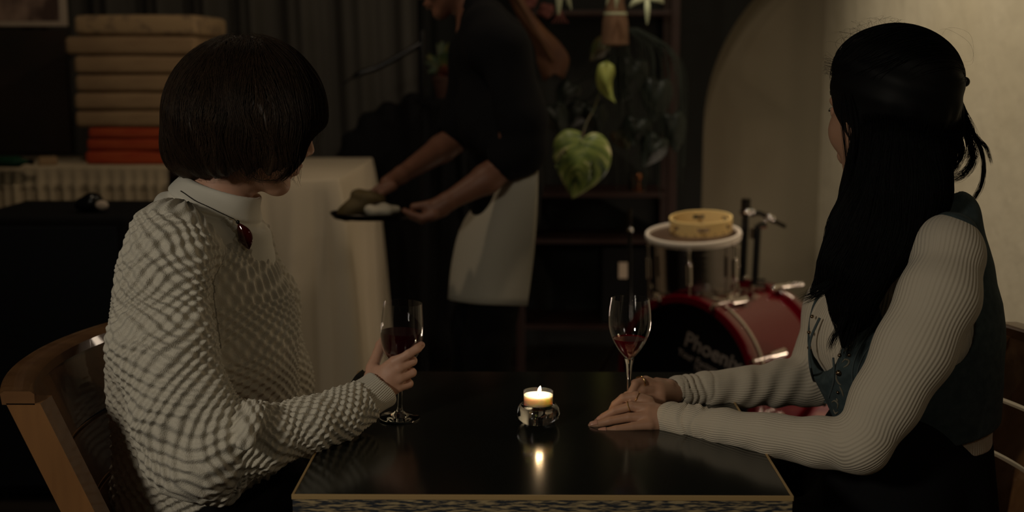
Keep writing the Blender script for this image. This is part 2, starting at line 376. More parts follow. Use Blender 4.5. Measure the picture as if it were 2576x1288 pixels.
def cloth_uv(o, world_v, carriers):
    """carriers: list of chains of (point, radius); writes metres around / along, and how clearly one chain owns the place"""
    U = []; V = []; D = []; base = 0.0
    for ch in carriers:
        R = float(np.mean([r for _, r in ch])); off = base; ds = []; cs = []; sn = []; vv = []
        for (a, ra), (b, rb) in zip(ch[:-1], ch[1:]):
            a = np.asarray(a, float); b = np.asarray(b, float); ab = b-a; L = np.linalg.norm(ab); n = ab/L; tt = (world_v-a) @ n; t = np.clip(tt, 0, L)
            q = world_v-a-t[:, None]*n; ds.append(np.linalg.norm(q, axis=1)-(ra+(rb-ra)*t/L))
            e1 = np.cross(n, (0.0, 1.0, 0.0)); e1 /= np.linalg.norm(e1); e2 = np.cross(n, e1); e2 = e2*(1 if e2[1] > 0 else -1)
            x, y = q @ e1, -(q @ e2); h = np.sqrt(x*x+y*y)+1e-6; sn.append(x/h); cs.append(y/h); vv.append(off+np.clip(tt, -0.02, L+0.02)); off += L
        base = off+1.0; ds = np.array(ds); w = np.exp(-(ds-ds.min(0))/0.012); w /= w.sum(0)
        U.append(np.arctan2((w*np.array(sn)).sum(0), (w*np.array(cs)).sum(0))*R); V.append((w*np.array(vv)).sum(0)); D.append(ds.min(0))
    U, V, D = np.array(U), np.array(V), np.array(D); k = D.argmin(0); ix = np.arange(len(world_v)); uv = np.zeros((len(world_v), 3)); uv[:, 0] = U[k, ix]; uv[:, 1] = V[k, ix]
    Ds = np.sort(D, 0); uv[:, 2] = np.clip((Ds[1]-Ds[0])/0.007, 0.0, 1) if len(D) > 1 else 1.0
    if o is not None:
        at = o.data.attributes.new('cloth_uv', 'FLOAT_VECTOR', 'POINT'); at.data.foreach_set('vector', uv.astype(np.float32).ravel())
    return uv
def pch(pts): return [(P(*q[:3]), M_(q[3], P(*q[:3]))) for q in pts]

def strands(ops, starts, dirfun, nstep, step, off, rad, jitter=0.0, sag=None):
    """threads of hair that follow the surface of a soft volume"""
    p = starts.copy(); n = len(p); out = []
    offs = off*(0.3+rng.random(n)); wob = rng.normal(0, 1, (n, 3))*jitter
    for i in range(nstep):
        g = grad(ops, p); d = ev(ops, p); p = p - g*(d-offs)[:, None]
        out.append(p.copy())
        D = dirfun(p, i/nstep) + wob; D = D - (D*g).sum(1)[:, None]*g*0.97
        D /= np.linalg.norm(D, axis=1)[:, None]+1e-9
        p = p + D*step
    return np.stack(out, 1)
def strand_mesh(paths, rad, mb):
    """paths (n,k,3) -> three sided tapered tubes"""
    n, k, _ = paths.shape
    T = np.gradient(paths, axis=1); T /= np.linalg.norm(T, axis=2)[..., None]+1e-9
    u = np.array([0.3, -1.0, 0.2]); a = np.cross(T, u); a /= np.linalg.norm(a, axis=2)[..., None]+1e-9; b = np.cross(T, a)
    w = np.sin(np.linspace(0.35, PI-0.08, k))[None, :, None]; r = (rad*(0.6+0.8*rng.random(n)))[:, None, None]*w
    V = np.stack([paths + r*(math.cos(t)*a+math.sin(t)*b) for t in (0, 2*PI/3, 4*PI/3)], 2)   # n,k,3,3
    V = V.reshape(-1, 3); idx = np.arange(n*k*3).reshape(n, k, 3); F = []
    for j in range(3):
        j2 = (j+1) % 3
        F.append(np.stack([idx[:, :-1, j], idx[:, :-1, j2], idx[:, 1:, j2], idx[:, 1:, j]], -1).reshape(-1, 4))
    return V, np.concatenate(F)
def merge(parts):
    V = []; F = []; n = 0
    for v, f in parts: V.append(v); F.append(f+n); n += len(v)
    return np.concatenate(V), np.concatenate(F)
def bez(pts, n):
    pts = np.asarray(pts, float); k = len(pts); t = np.linspace(0, k-1, n); out = []
    for x in t:
        i = min(int(x), k-2); u = x-i
        p0, p1, p2, p3 = pts[max(i-1, 0)], pts[i], pts[i+1], pts[min(i+2, k-1)]
        out.append(0.5*((2*p1)+(-p0+p2)*u+(2*p0-5*p1+4*p2-p3)*u*u+(-p0+3*p1-3*p2+p3)*u**3))
    return np.array(out)
# ================================================================ the setting
def plane_obj(name, vs, m): return struct(mesh_obj(name, vs, [tuple(range(len(vs)))], m, smooth=False))
def slab(name, lo, hi, m): return struct(MB().box(lo, hi).build(name, m, smooth=False))
XW = 1.40; YB = 4.15
slab('floor', (-4.5, -2.6, -0.1), (XW+0.2, YB+0.4, 0), MT['floor'])
slab('wall_right', (XW, -2.6, 0), (XW+0.15, YB+0.3, 3.2), MT['plaster'])
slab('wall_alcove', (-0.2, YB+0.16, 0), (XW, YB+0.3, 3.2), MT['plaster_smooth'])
# dark back wall with a tall round-headed recess on its right
def back_wall():
    a = P(1770, 320, YB); top = P(1890, 0, YB); Rr = 0.92*0.98
    x0 = a[0]; zc = a[2]; cx = x0+Rr
    arc = []
    for i in range(33):
        t = PI - (PI/2)*i/32; arc.append((cx+Rr*math.cos(t), zc+Rr*math.sin(t)))
    arc = [q for q in arc if q[0] < XW-0.01] + [(XW, zc+math.sqrt(max(Rr**2-(XW-cx)**2, 0)))]
    V = []; F = []
    def quad(*q): V.extend(q); n = len(V); F.append((n-4, n-3, n-2, n-1))
    for y in (YB, YB+0.155):
        quad((-4.5, y, 0), (x0, y, 0), (x0, y, 3.2), (-4.5, y, 3.2))
        for (xa, za), (xb, zb) in zip(arc[:-1], arc[1:]): quad((xa, y, za), (xb, y, zb), (xb, y, 3.2), (xa, y, 3.2))
    prof = [(x0, 0.0)] + arc
    for (xa, za), (xb, zb) in zip(prof[:-1], prof[1:]): quad((xa, YB, za), (xb, YB, zb), (xb, YB+0.155, zb), (xa, YB+0.155, za))
    quad((-4.5, YB, 3.2), (XW, YB, 3.2), (XW, YB+0.155, 3.2), (-4.5, YB+0.155, 3.2)); quad((-4.5, YB, 0), (-4.5, YB+0.155, 0), (-4.5, YB+0.155, 3.2), (-4.5, YB, 3.2))
    struct(mesh_obj('wall_back', V, F, MT['dark_wall'], smooth=False))
back_wall()

# ================================================================ table
def table():
    e = empty('cafe_table', (0, 0.35, 0), 'square black-topped cafe table with worn painted edge between the two seated women', 'table')
    MB().box((-0.347, 0.003, 0.742), (0.347, 0.6995, 0.75), 0.001).build('tabletop', MT['table_top'], e, smooth=False)
    m = MB(); t = 0.0035
    m.box((-0.35, 0, 0.744), (0.35, t, 0.7512), 0.0006); m.box((-0.35, 0.6996, 0.744), (0.35, 0.701, 0.747), 0.0003)
    m.box((-0.35, t, 0.744), (-0.35+t, 0.7-t, 0.7512), 0.0006); m.box((0.35-t, t, 0.744), (0.35, 0.7-t, 0.7512), 0.0006)
    m.build('edge_strip', MT['table_edge'], e, smooth=False)
    m = MB()
    m.box((-0.349, 0.001, 0.700), (0.349, 0.020, 0.7438), 0.001); m.box((-0.349, 0.68, 0.700), (0.349, 0.699, 0.7438), 0.001)
    m.box((-0.349, 0.02, 0.700), (-0.33, 0.68, 0.7438), 0.001); m.box((0.33, 0.02, 0.700), (0.349, 0.68, 0.7438), 0.001)
    m.build('apron', MT['distressed'], e, smooth=False)
    MB().lathe([(0.035, 0.04), (0.03, 0.1), (0.03, 0.68), (0.06, 0.70), (0.12, 0.742)], (0, 0.35, 0), 24).build('pedestal', MT['dull_metal'], e)
    MB().lathe([(0.24, 0), (0.24, 0.012), (0.05, 0.04), (0.0, 0.042)], (0, 0.35, 0), 32).build('foot_plate', MT['dull_metal'], e)
table()

# ================================================================ chairs
def chair(loc, rot, label):
    """faces local +x; back posts at x<0"""
    e = empty('wooden_chair', loc, label, 'chair', rot=rot); W = 0.235
    Z = 0.876
    def bx(z): return -0.235 - (z-0.45)*0.43          # raked back
    def arc(z, x_off=0.0, n=21, w=W):
        pts = []
        for i in range(n):
            y = -w+2*w*i/(n-1); c = 1-(y/w)**2
            pts.append((bx(z)+x_off-0.055*c, y, z))
        return pts
    def band(z0, z1, th, w=W, n=25):
        m = MB(); lo = arc(z0, n=n, w=w); hi = arc(z1, n=n, w=w); vs = []; fs = []
        for i in range(n):
            for q, dx in ((lo[i], 0), (hi[i], 0), (hi[i], th), (lo[i], th)): vs.append((q[0]+dx, q[1], q[2]))
        for i in range(n-1):
            for j in range(4): fs.append((i*4+j, i*4+(j+1) % 4, i*4+4+(j+1) % 4, i*4+4+j))
        fs += [(0, 3, 2, 1), tuple((n-1)*4+j for j in range(4))]
        return m.add(vs, fs)
    # thick curved top rail
    m = MB(); n = 29; vs = []; fs = []
    top = arc(Z, n=n, w=W+0.018)
    prof = [(-0.020, -0.020), (-0.022, -0.004), (-0.016, 0.0), (0.022, 0.0), (0.028, -0.004), (0.028, -0.020)]
    for q in top:
        for dx, dz in prof: vs.append((q[0]+dx, q[1], q[2]+dz))
    k = len(prof)
    for i in range(n-1):
        for j in range(k): fs.append((i*k+j, i*k+(j+1) % k, i*k+k+(j+1) % k, i*k+k+j))
    fs += [tuple(range(k))[::-1], tuple((n-1)*k+j for j in range(k))]
    m.add(vs, fs).build('top_rail', MT['wood'], e, local=True)
    for z0, z1 in ((0.757, 0.856), (0.672, 0.749), (0.587, 0.664), (0.502, 0.579)):
        o = band(z0, z1, 0.011, W-0.012).build('back_slat', MT['wood'], e, smooth=True, local=True)
    for s in (-1, 1):
        m = MB(); zs = [0.0, 0.2, 0.45, 0.65, 0.858]; vs = []
        for z in zs:
            x = bx(max(z, 0.45)) - (0.03*(0.45-z) if z < 0.45 else 0); w = 0.022
            for dx, dy in ((-0.022, -w), (0.028, -w), (0.028, w), (-0.022, w)): vs.append((x+dx, s*(W-0.004)+dy, z))
        fs = [(i*4+j, i*4+(j+1) % 4, i*4+4+(j+1) % 4, i*4+4+j) for i in range(4) for j in range(4)]+[(3, 2, 1, 0), (16, 17, 18, 19)]
        m.add(vs, fs).build('back_post', MT['wood_light'], e, smooth=False, local=True)
        MB().box((0.19, s*0.2-0.018, 0), (0.226, s*0.2+0.018, 0.43), 0.004).build('front_leg', MT['wood'], e, smooth=False, local=True)
        MB().box((-0.23, s*0.2-0.01, 0.37), (0.19, s*0.2+0.01, 0.43), 0.002).build('seat_rail', MT['wood'], e, smooth=False, local=True)
    MB().box((-0.225, -0.205, 0.43), (0.235, 0.205, 0.452), 0.008).build('seat', MT['wood'], e, smooth=False, local=True)
chair((-0.345, 0.335, 0), 0.0, 'brown wooden slat-back chair with the woman in the cream knit sweater on it')
chair((0.445, 0.33, 0), PI, 'brown wooden slat-back chair with the dark-haired woman in the denim vest on it')

# ================================================================ glass things on the table
def thin_glass(tint=(1, 1, 1)):
    m = bpy.data.materials.new('thin_glass'); m.use_nodes = True; nt = m.node_tree; nt.nodes.clear(); N = nt.nodes.new
    o = N('ShaderNodeOutputMaterial'); mx = N('ShaderNodeMixShader'); t = N('ShaderNodeBsdfTransparent'); g = N('ShaderNodeBsdfGlossy'); f = N('ShaderNodeFresnel')
    t.inputs[0].default_value = (*tint, 1); g.inputs['Roughness'].default_value = 0.01; g.inputs[0].default_value = (1, 1, 1, 1); f.inputs[0].default_value = 1.5
    ge = N('ShaderNodeNewGeometry'); ma = N('ShaderNodeMath'); ma.operation = 'MULTIPLY_ADD'; ma.inputs[1].default_value = 1/1.5-1.5; ma.inputs[2].default_value = 1.5
    nt.links.new(ge.outputs['Backfacing'], ma.inputs[0]); nt.links.new(ma.outputs[0], f.inputs[0])
    nt.links.new(f.outputs[0], mx.inputs[0]); nt.links.new(t.outputs[0], mx.inputs[1]); nt.links.new(g.outputs[0], mx.inputs[2]); nt.links.new(mx.outputs[0], o.inputs[0]); return m
MT['thin_glass'] = thin_glass(); MT['thin_plastic'] = thin_glass((0.93, 0.88, 0.8))
def wineglass(px, py, label, prof, stem, wine_h, wine_m, foot_r=0.0345, lean=0.0):
    b = Ptab(px, py); e = empty('wine_glass', b, label, 'glass'); c = (0, 0, 0.0012)
    o = MB().lathe([(r, z) for r, z in prof] + [(max(r-0.0009, 0.0003), z+(0.0012 if i == 0 else 0)) for i, (r, z) in list(enumerate(prof))[::-1]], c, 56, closed=True).build('bowl', MT['thin_glass'], e, local=True)
    z0 = prof[0][1]
    MB().lathe(stem, c, 32).build('stem', MT['glass'], e, local=True)
    MB().lathe([(foot_r-0.002, 0), (foot_r, 0.0008), (foot_r-0.0005, 0.0020), (foot_r*0.6, 0.0042), (foot_r*0.3, 0.0085), (stem[0][0]+0.0008, 0.0125), (0, 0.0127)], c, 48).build('foot', MT['glass'], e, local=True)
    # wine follows the inside of the bowl
    W = []; 
    for (r, z), (r2, z2) in zip(prof[:-1], prof[1:]):
        W.append((max(r-0.0013, 0.0002), z+0.0016))
        if z2 >= wine_h:
            t = (wine_h-z)/(z2-z); W.append((r+(r2-r)*t-0.0013, wine_h)); break
    W.append((0.0, wine_h-0.0002))
    W = [(0, W[0][1]-0.0002)] + W
    MB().lathe(W, c, 48).build('wine', wine_m, e, local=True)
    if lean: e.rotation_euler = (0, math.radians(lean), 0)
    return e
def bowlprof(pts, n=22):
    q = bez([(r, 0, z) for r, z in pts], n); return [(max(a[0], 0.0004), a[2]) for a in q]
wineglass(1005, 1053, 'round-bowled wine glass half full of dark red wine in the sweater woman\'s hand',
          bowlprof([(0.0035, 0.093), (0.018, 0.098), (0.0295, 0.113), (0.0352, 0.136), (0.0358, 0.158), (0.0338, 0.184), (0.0325, 0.199)]),
          [(0.0065, 0.010), (0.0042, 0.02), (0.0036, 0.05), (0.0042, 0.08), (0.0055, 0.0935)], 0.150, MT['wine_dark'], lean=2.4)
wineglass(1581, 1046, 'tulip-shaped wine glass with a little bright red wine held in joined hands',
          bowlprof([(0.0035, 0.098), (0.0105, 0.104), (0.0205, 0.117), (0.0305, 0.136), (0.0358, 0.157), (0.0352, 0.182), (0.0322, 0.203)]),
          [(0.0055, 0.010), (0.0036, 0.025), (0.0034, 0.06), (0.0055, 0.088), (0.0085, 0.1000)], 0.1335, MT['wine'])

def candle():
    b = Ptab(1354, 1064); c = (0, 0, 0.0012)
    e = empty('candle_holder', b, 'squat clear glass candle holder on the black table between the two glasses', 'candle holder')
    out = [(0.0, 0.0006), (0.022, 0.0), (0.0275, 0.0015), (0.034, 0.008), (0.0365, 0.017), (0.0345, 0.026), (0.030, 0.0315), (0.0272, 0.033)]
    inn = [(0.0263, 0.0315), (0.0258, 0.0262), (0.012, 0.0245), (0.0, 0.0240)]
    MB().lathe(out+inn, c, 56).build('glass_body', MT['glass'], e, local=True)
    t = empty('tealight', b+np.array([0, 0, 0.0275]), 'lit tealight candle in a clear cup sitting in the round glass holder', 'candle')
    MB().lathe([(0.0, 0), (0.0238, 0), (0.0248, 0.002), (0.0255, 0.027), (0.0249, 0.0272), (0.0243, 0.0024), (0.0, 0.0008)], (0, 0, 0.0005), 48).build('clear_cup', MT['thin_plastic'], t, local=True)
    MB().lathe([(0.0, 0.0018), (0.0230, 0.0018), (0.0238, 0.003), (0.0243, 0.0205), (0.0232, 0.0197), (0.010, 0.0190), (0.0, 0.0190)], (0, 0, 0.0008), 48).build('wax', MT['wax'], t, local=True)
    MB().tube([(0, 0, 0.019), (0.0002, 0, 0.0225), (0.0008, 0, 0.0248)], 0.0005, 8).build('wick', MT['wick'], t, local=True)
    m = MB(); pr = bez([(0.0003, 0, 0), (0.0022, 0, 0.0025), (0.0030, 0, 0.0055), (0.0022, 0, 0.0095), (0.0003, 0, 0.0135)], 14)
    Mx = Matrix.Translation((0.0006, 0, 0.0232)) @ Matrix.Rotation(math.radians(12), 4, 'Y')
    m.lathe([(p[0], p[2]) for p in pr], (0, 0, 0), 20, Mx).build('flame', MT['flame'], t, local=True)
    l = bpy.data.lights.new('candle_light', 'POINT'); l.energy = 0.33; l.color = (1, 0.72, 0.42); l.shadow_soft_size = 0.004
    o = bpy.data.objects.new('candle_light', l); COL.objects.link(o); o.location = b+np.array([0.002, 0, 0.0275+0.031])
candle()

# ================================================================ buffet table under a white cloth
def drape_table():
    c0 = P(850, 450, 2.55); z = 0.952
    c0 = Ptab(850, 450, z); c1 = Ptab(948, 397, z)
    x1 = c0[0]; y0 = c0[1]; y1 = c1[1]; x0 = Ptab(600, 470, z)[0]-0.25
    e = empty('serving_table', ((x0+x1)/2, (y0+y1)/2, 0), 'tall serving table hidden under the draped cream cloth', 'table')
    MB().box((x0+0.02, y0+0.02, 0.91), (x1-0.02, y1-0.02, z-0.004), 0.004).build('top', MT['dark_wood'], e, smooth=False)
    for sx in (x0+0.06, x1-0.06):
        for sy in (y0+0.06, y1-0.06): MB().box((sx-0.025, sy-0.025, 0), (sx+0.025, sy+0.025, 0.91), 0.002).build('leg', MT['dark_wood'], e, smooth=False)
    # cloth: rings from the top edge outward and down
    def per(t):   # t along perimeter front-left -> front-right corner -> back-right -> back-left
        L = [x1-x0, y1-y0, x1-x0, y1-y0]; T = sum(L); s = (t % 1)*T
        for i, l in enumerate(L):
            if s <= l or i == 3:
                u = min(s/l, 1)
                return [((x0+(x1-x0)*u, y0), (0, -1)), ((x1, y0+(y1-y0)*u), (1, 0)), ((x1-(x1-x0)*u, y1), (0, 1)), ((x0, y1-(y1-y0)*u), (-1, 0))][i], i, u
            s -= l
    n = 420; vs = []; fs = []
    rings = [(0.0, 0), (0.006, 0.002), (0.010, 0.010)] + [(0.012, 0.010+0.935*((i+1)/30)) for i in range(30)]
    Tt = 2*((x1-x0)+(y1-y0))
    for (o_, dz) in rings:
        for i in range(n):
            t = i/n; (pt, nr), sd, u = per(t); s = t*Tt
            dp = max(dz-0.02, 0)/0.93; ease = dp**0.75
            w = 0.5+0.5*math.sin(s*2*PI/0.30+1.3+0.6*math.sin(s*7)) ; w2 = math.sin(s*2*PI/0.13+2.0*math.sin(s*5.0)+dp*1.2)
            # corners hang further out
            cd_ = min(abs(s-(x1-x0)), abs(s-(x1-x0)-(y1-y0))); cor = math.exp(-(cd_/0.11)**2)
            off = o_ + ease*(0.075*w*(0.7+0.5*math.sin(s*3.1+1))+0.020*w2) + cor*0.125*dp**0.7*(0.70+0.30*math.cos(cd_*52))
            Lx = x1-x0
            for sc_, wd, A in ((Lx-0.065, 0.030, -0.085), (Lx-0.150, 0.035, 0.030), (Lx-0.245, 0.030, -0.045), (Lx-0.33, 0.035, 0.025), (Lx-0.45, 0.03, -0.035), (Lx+0.17, 0.05, -0.085), (Lx+0.30, 0.05, 0.03)):
                off += ease*A*math.exp(-((s-sc_-0.04*dp*(1 if A < 0 else -1))/(wd*(0.6+0.7*dp)))**2)
            off = max(off, o_+0.004*ease)
            nx, ny = nr
            if cor > 0.02:
                ang = (s-(x1-x0) if abs(s-(x1-x0)) < abs(s-(x1-x0)-(y1-y0)) else s-(x1-x0)-(y1-y0))
                th = 0.5+0.5*math.tanh(ang/0.05); 
                n1, n2 = ((0, -1), (1, 0)) if abs(s-(x1-x0)) < abs(s-(x1-x0)-(y1-y0)) else ((1, 0), (0, 1))
                nx = n1[0]*(1-th)+n2[0]*th; ny = n1[1]*(1-th)+n2[1]*th
            sag = 0.0012*math.sin(s*40) if dz < 0.02 else 0
            vs.append((pt[0]+nx*off, pt[1]+ny*off, max(z - dz + sag, 0.006)))
    k = len(rings)
    fs = [(i*n+j, i*n+(j+1) % n, (i+1)*n+(j+1) % n, (i+1)*n+j) for i in range(k-1) for j in range(n)]
    fs.append(tuple(range(n))[::-1])
    o = mesh_obj('tablecloth', vs, fs, MT['linen']); tag(o, 'long cream tablecloth hanging in folds behind the sweater woman\'s glass', 'tablecloth')
    md = o.modifiers.new('s', 'SOLIDIFY'); md.thickness = 0.002; md.offset = 1
    return x0, x1, y0, y1
TX = drape_table()

def side_table():
    z = 0.952; a = Ptab(0, 421, z); b = Ptab(432, 415, z); y0 = (a[1]+b[1])/2; xa = a[0]-0.5; xb = TX[0]-0.20
    y1 = y0+0.62
    e = empty('long_sideboard', ((xa+xb)/2, y0+0.3, 0), 'long low-lit sideboard with a short gathered cloth, carrying the cushion stack', 'sideboard')
    MB().box((xa, y0+0.02, 0.90), (xb, y1, z-0.005), 0.003).build('top', MT['dark_wood'], e, smooth=False)
    MB().box((xa+0.03, y0+0.12, 0), (xb-0.03, y1-0.02, 0.90), 0.003).build('body', MT['black_cloth'], e, smooth=False)
    m = MB(); n = 700; vs = []; rows = [(-0.0, 0.62, 0), (0, 0.0, 0), (0.004, -0.004, 0.006)]
    L = xb-xa; R = 14
    vs = []
    for i in range(n):
        x = xa+L*i/(n-1); vs.append((x, y1, z))
    for r in range(R+1):
        d = 0.205*r/R
        for i in range(n):
            x = xa+L*i/(n-1); g = min(d/0.05, 1)
            if d > 0.075: g2 = 1
            else: g2 = 0.35
            w = g*g2*(0.009*math.sin(x*2*PI/0.045+1.5*math.sin(x*9))+0.006*math.sin(x*2*PI/0.11+2))
            lip = 0.010 if abs(d-0.0733) < 0.006 else 0
            vs.append((x, y0-0.006-w-lip-0.01*g*(d/0.2), z-d))
    fs = [(r*n+i, r*n+i+1, (r+1)*n+i+1, (r+1)*n+i) for r in range(R+1) for i in range(n-1)]
    o = mesh_obj('gathered_cloth', vs, fs, mat('sideboard_cloth', (0.55, 0.45, 0.31), 0.9, noise=((2, 2, 2), (0.42, 0.34, 0.23), 0.3, 0.7))); o['category'] = 'cloth'
    o['label'] = 'short gathered beige cloth along the front of the dark sideboard'; o.name = 'sideboard_cloth'
    md = o.modifiers.new('s', 'SOLIDIFY'); md.thickness = 0.0015; md.offset = 1
    return z, y0, y1
SZ, SY0, SY1 = side_table()

# ---- cushion stack
def cushion(px0, px1, pyb, pyt, Y, m, label, round_r=0.9, tilt=0.0, pattern=False, grp=None):
    a = P(px0, pyb, Y); b = P(px1, pyb, Y); h = M_(pyb-pyt, a); dpt = 0.40
    e = None
    cx = (a[0]+b[0])/2; w = (b[0]-a[0]); bm = bmesh.new(); bmesh.ops.create_cube(bm, size=1)
    for v in bm.verts: v.co = Vector((v.co.x*w, v.co.y*dpt, v.co.z*h))
    bmesh.ops.subdivide_edges(bm, edges=bm.edges[:], cuts=1)
    bmesh.ops.bevel(bm, geom=[q for q in bm.edges if not all(abs(v.co.x) < w*0.49 and abs(v.co.y) < dpt*0.49 for v in q.verts)], offset=h*0.30*round_r, segments=4, profile=0.5, affect='EDGES', clamp_overlap=True)
    for v in bm.verts:
        v.co.z *= 1-0.10*abs(2*v.co.x/w)**4*0.6
        v.co.y += 0.004*math.sin(v.co.x*19+px0)
        v.co.z += 0.0
    me = bpy.data.meshes.new('cushion'); bm.to_mesh(me); bm.free(); me.materials.append(m)
    me.polygons.foreach_set('use_smooth', [True]*len(me.polygons))
    o = bpy.data.objects.new('floor_cushion', me); COL.objects.link(o)
    return o, cx, w, h
ys = [(212, 432, 0, 3, 'orange'), (222, 430, 0, 3, 'orange'), (218, 425, 0, 3, 'orange'),
      (188, 490, 0, 3, 'beige'), (186, 495, 0, 3, 'beige'), (190, 492, 0, 3, 'beige'), (182, 503, 0, 3, 'beige'), (166, 502, 0, 3, 'beige'), (188, 506, 0, 3, 'beige')]
tops = [(418, 384), (384, 354), (354, 328), (328, 286), (286, 242), (242, 198), (198, 152), (150, 102), (102, 50)]
names = ['red-orange folded cushion, lowest of the stack on the sideboard', 'orange folded cushion, middle of the three orange ones in the stack', 'red-orange folded cushion just under the beige ones in the stack',
         'beige cushion resting directly on the orange ones', 'beige cushion, second above the orange ones', 'beige cushion, third above the orange ones', 'beige cushion, fourth above the orange ones in the stack',
         'beige cushion second from the top, sticking out furthest to the left', 'worn beige cushion on top of the stack, stained along its front']
Yc = SY0+0.06
zc = SZ
for i, ((x0, x1, _, _, mn), (yb, yt)) in enumerate(zip(ys, tops)):
    m = MT[mn]
    if i == 8: m = mat('stained_fabric', (0.42, 0.29, 0.16), 0.9, noise=((22, 22, 30), (0.26, 0.18, 0.11), 0.5, 0.62), bump=((60, 60, 60), 0.3, 0.003))
    o, cx, w, h = cushion(x0, x1, yb, yt, Yc, m, names[i])
    h = M_(yb-yt, P(x0, yb, Yc))
    o.location = (cx, Yc+0.20, zc+h/2+0.001); zc += h+0.0015
    o.rotation_euler = (0, 0, math.radians([1, -2, 2, 0, 1, -1, 2, -2.5, -3][i]))
    tag(o, names[i], 'cushion', 'folded cushions stacked on the sideboard')

# ---- wall things, curtain
def curtain():
    y = YB-0.16; xa = P(-60, 100, y)[0]; xb = P(1052, 100, y)[0]; n = 900; rows = 24; vs = []
    for r in range(rows+1):
        z = 0.02+(2.9)*(1-r/rows)
        for i in range(n):
            x = xa+(xb-xa)*i/(n-1)
            am = 0.055*(0.75+0.25*math.sin(x*3.1)); ph = x*2*PI/0.235+0.9*math.sin(x*4.3)+0.25*math.sin(z*2+x*3)
            vs.append((x, y+am*math.sin(ph)+0.012*math.sin(3*ph+z), z))
    fs = [(r*n+i, r*n+i+1, (r+1)*n+i+1, (r+1)*n+i) for r in range(rows) for i in range(n-1)]
    o = mesh_obj('curtain', vs, fs, MT['curtain']); tag(o, 'long dark pleated curtain hanging across the back wall', 'curtain')
    md = o.modifiers.new('s', 'SOLIDIFY'); md.thickness = 0.002
curtain()
def wallthings():
    y = SY1+0.03
    a = P(-120, 65, y); b = P(165, 0, y); top = b[2]+0.25
    e = empty('framed_poster', ((a[0]+b[0])/2, y, a[2]), 'pale framed poster with blotchy brown print above the dark board', 'poster')
    MB().box((a[0], y, a[2]+0.02), (b[0]-0.03, y+0.012, top), 0.001).build('print', MT['poster'], e, smooth=False)
    m = MB(); m.box((b[0]-0.03, y-0.004, a[2]-0.002), (b[0], y+0.016, top), 0.002); m.box((a[0], y-0.004, a[2]-0.002), (b[0]-0.0305, y+0.016, a[2]+0.019), 0.002)
    m.box((a[0], y-0.004, top), (b[0], y+0.016, top+0.025), 0.002); m.box((a[0]-0.02, y-0.004, a[2]-0.002), (a[0], y+0.016, top+0.025), 0.002)
    m.build('frame', MT['pale'], e, smooth=False)
    a2 = P(-120, 410, y-0.03); b2 = P(158, 74, y-0.03)
    o = MB().box((a2[0], y-0.02, SZ+0.002), (b2[0], y+0.02, b2[2]), 0.004).build('display_board', MT['board'], smooth=False)
    tag(o, 'large dark mottled board standing on the sideboard left of the cushions', 'board')
    # post at the curtain's edge
    a = P(1048, 0, YB-0.2); b = P(1077, 0, YB-0.2)
    struct(MB().box((a[0], YB-0.1, 0), (b[0], YB, 3.2), 0.003).build('trim_1', MT['dark_wall'], smooth=False))
    # small things on the sideboard
    q = Ptab(108, 418, SZ); h = 0.032
    o = MB().box((-0.035, -0.02, 0), (0.035, 0.02, h), 0.006).build('small_box', MT['beige'], smooth=False); o.location = (q[0], q[1]+0.05, SZ+0.001); o.rotation_euler = (0, 0, 0.4)
    tag(o, 'small tan box on the sideboard left of the orange cushions', 'box')
    q = Ptab(22, 425, SZ)
    e = empty('green_bottle', (q[0], q[1]+0.05, SZ+0.001), 'small dark green bottle lying at the left end of the sideboard', 'bottle')
    gm = mat('green_glass', (0.01, 0.05, 0.025), 0.15)
    Mx = Matrix.Translation((0, 0, 0.022)) @ Matrix.Rotation(PI/2, 4, 'Y')
    MB().lathe([(0, -0.06), (0.02, -0.06), (0.022, -0.055), (0.022, 0.02), (0.010, 0.04), (0.009, 0.06), (0.0, 0.06)], (0, 0, 0), 20, Mx).build('bottle_body', gm, e, local=True)
    MB().lathe([(0, 0.0605), (0.011, 0.0605), (0.011, 0.075), (0, 0.075)], (0, 0, 0), 16, Mx).build('bottle_cap', MT['dull_metal'], e, local=True)
wallthings()

def speaker():
    Y = 2.0; a = P(-90, 545, Y); b = P(318, 545, Y); z = a[2]
    e = empty('speaker_cabinet', ((a[0]+b[0])/2, Y+0.25, 0), 'big black speaker cabinet in front of the sideboard behind the left chair', 'speaker')
    MB().box((a[0], Y, 0.02), (b[0], Y+0.45, z), 0.015).build('cabinet', MT['black_cloth'], e, smooth=False)
    MB().box((a[0]+0.03, Y-0.006, 0.05), (b[0]-0.03, Y-0.0005, z-0.03), 0.003).build('grille', MT['navy_cloth'], e, smooth=False)
    for sx in (a[0]+0.05, b[0]-0.05):
        for sy in (Y+0.05, Y+0.4): MB().lathe([(0.02, 0), (0.02, 0.0205)], (sx, sy, 0), 16).build('foot', MT['dull_metal'], e)
    q = P(228, 540, Y+0.12)
    e = empty('stage_lamp', (q[0], Y+0.12, z+0.001), 'small rounded black lamp with a pale round face on the black speaker cabinet', 'lamp')
    ops = [('add', ell((q[0], Y+0.12, z+0.024), (0.048, 0.04, 0.026)), 0), ('add', ell((q[0]+0.012, Y+0.11, z+0.042), (0.026, 0.026, 0.020)), 0.015)]
    mesh_obj('lamp_body', *sdf_mesh(ops, (q[0]-0.07, Y+0.05, z-0.01), (q[0]+0.07, Y+0.18, z+0.08), 0.003), MT['black_gloss'], e)
    f = P(249, 527, Y+0.05)
    MB().ball((f[0], Y+0.078, z+0.026), 0.020, 10, (1, 0.4, 0.72)).build('lamp_face', MT['pale'], e)
    # cables hanging on the cloth
    c = P(247, 530, Y+0.2)
speaker()

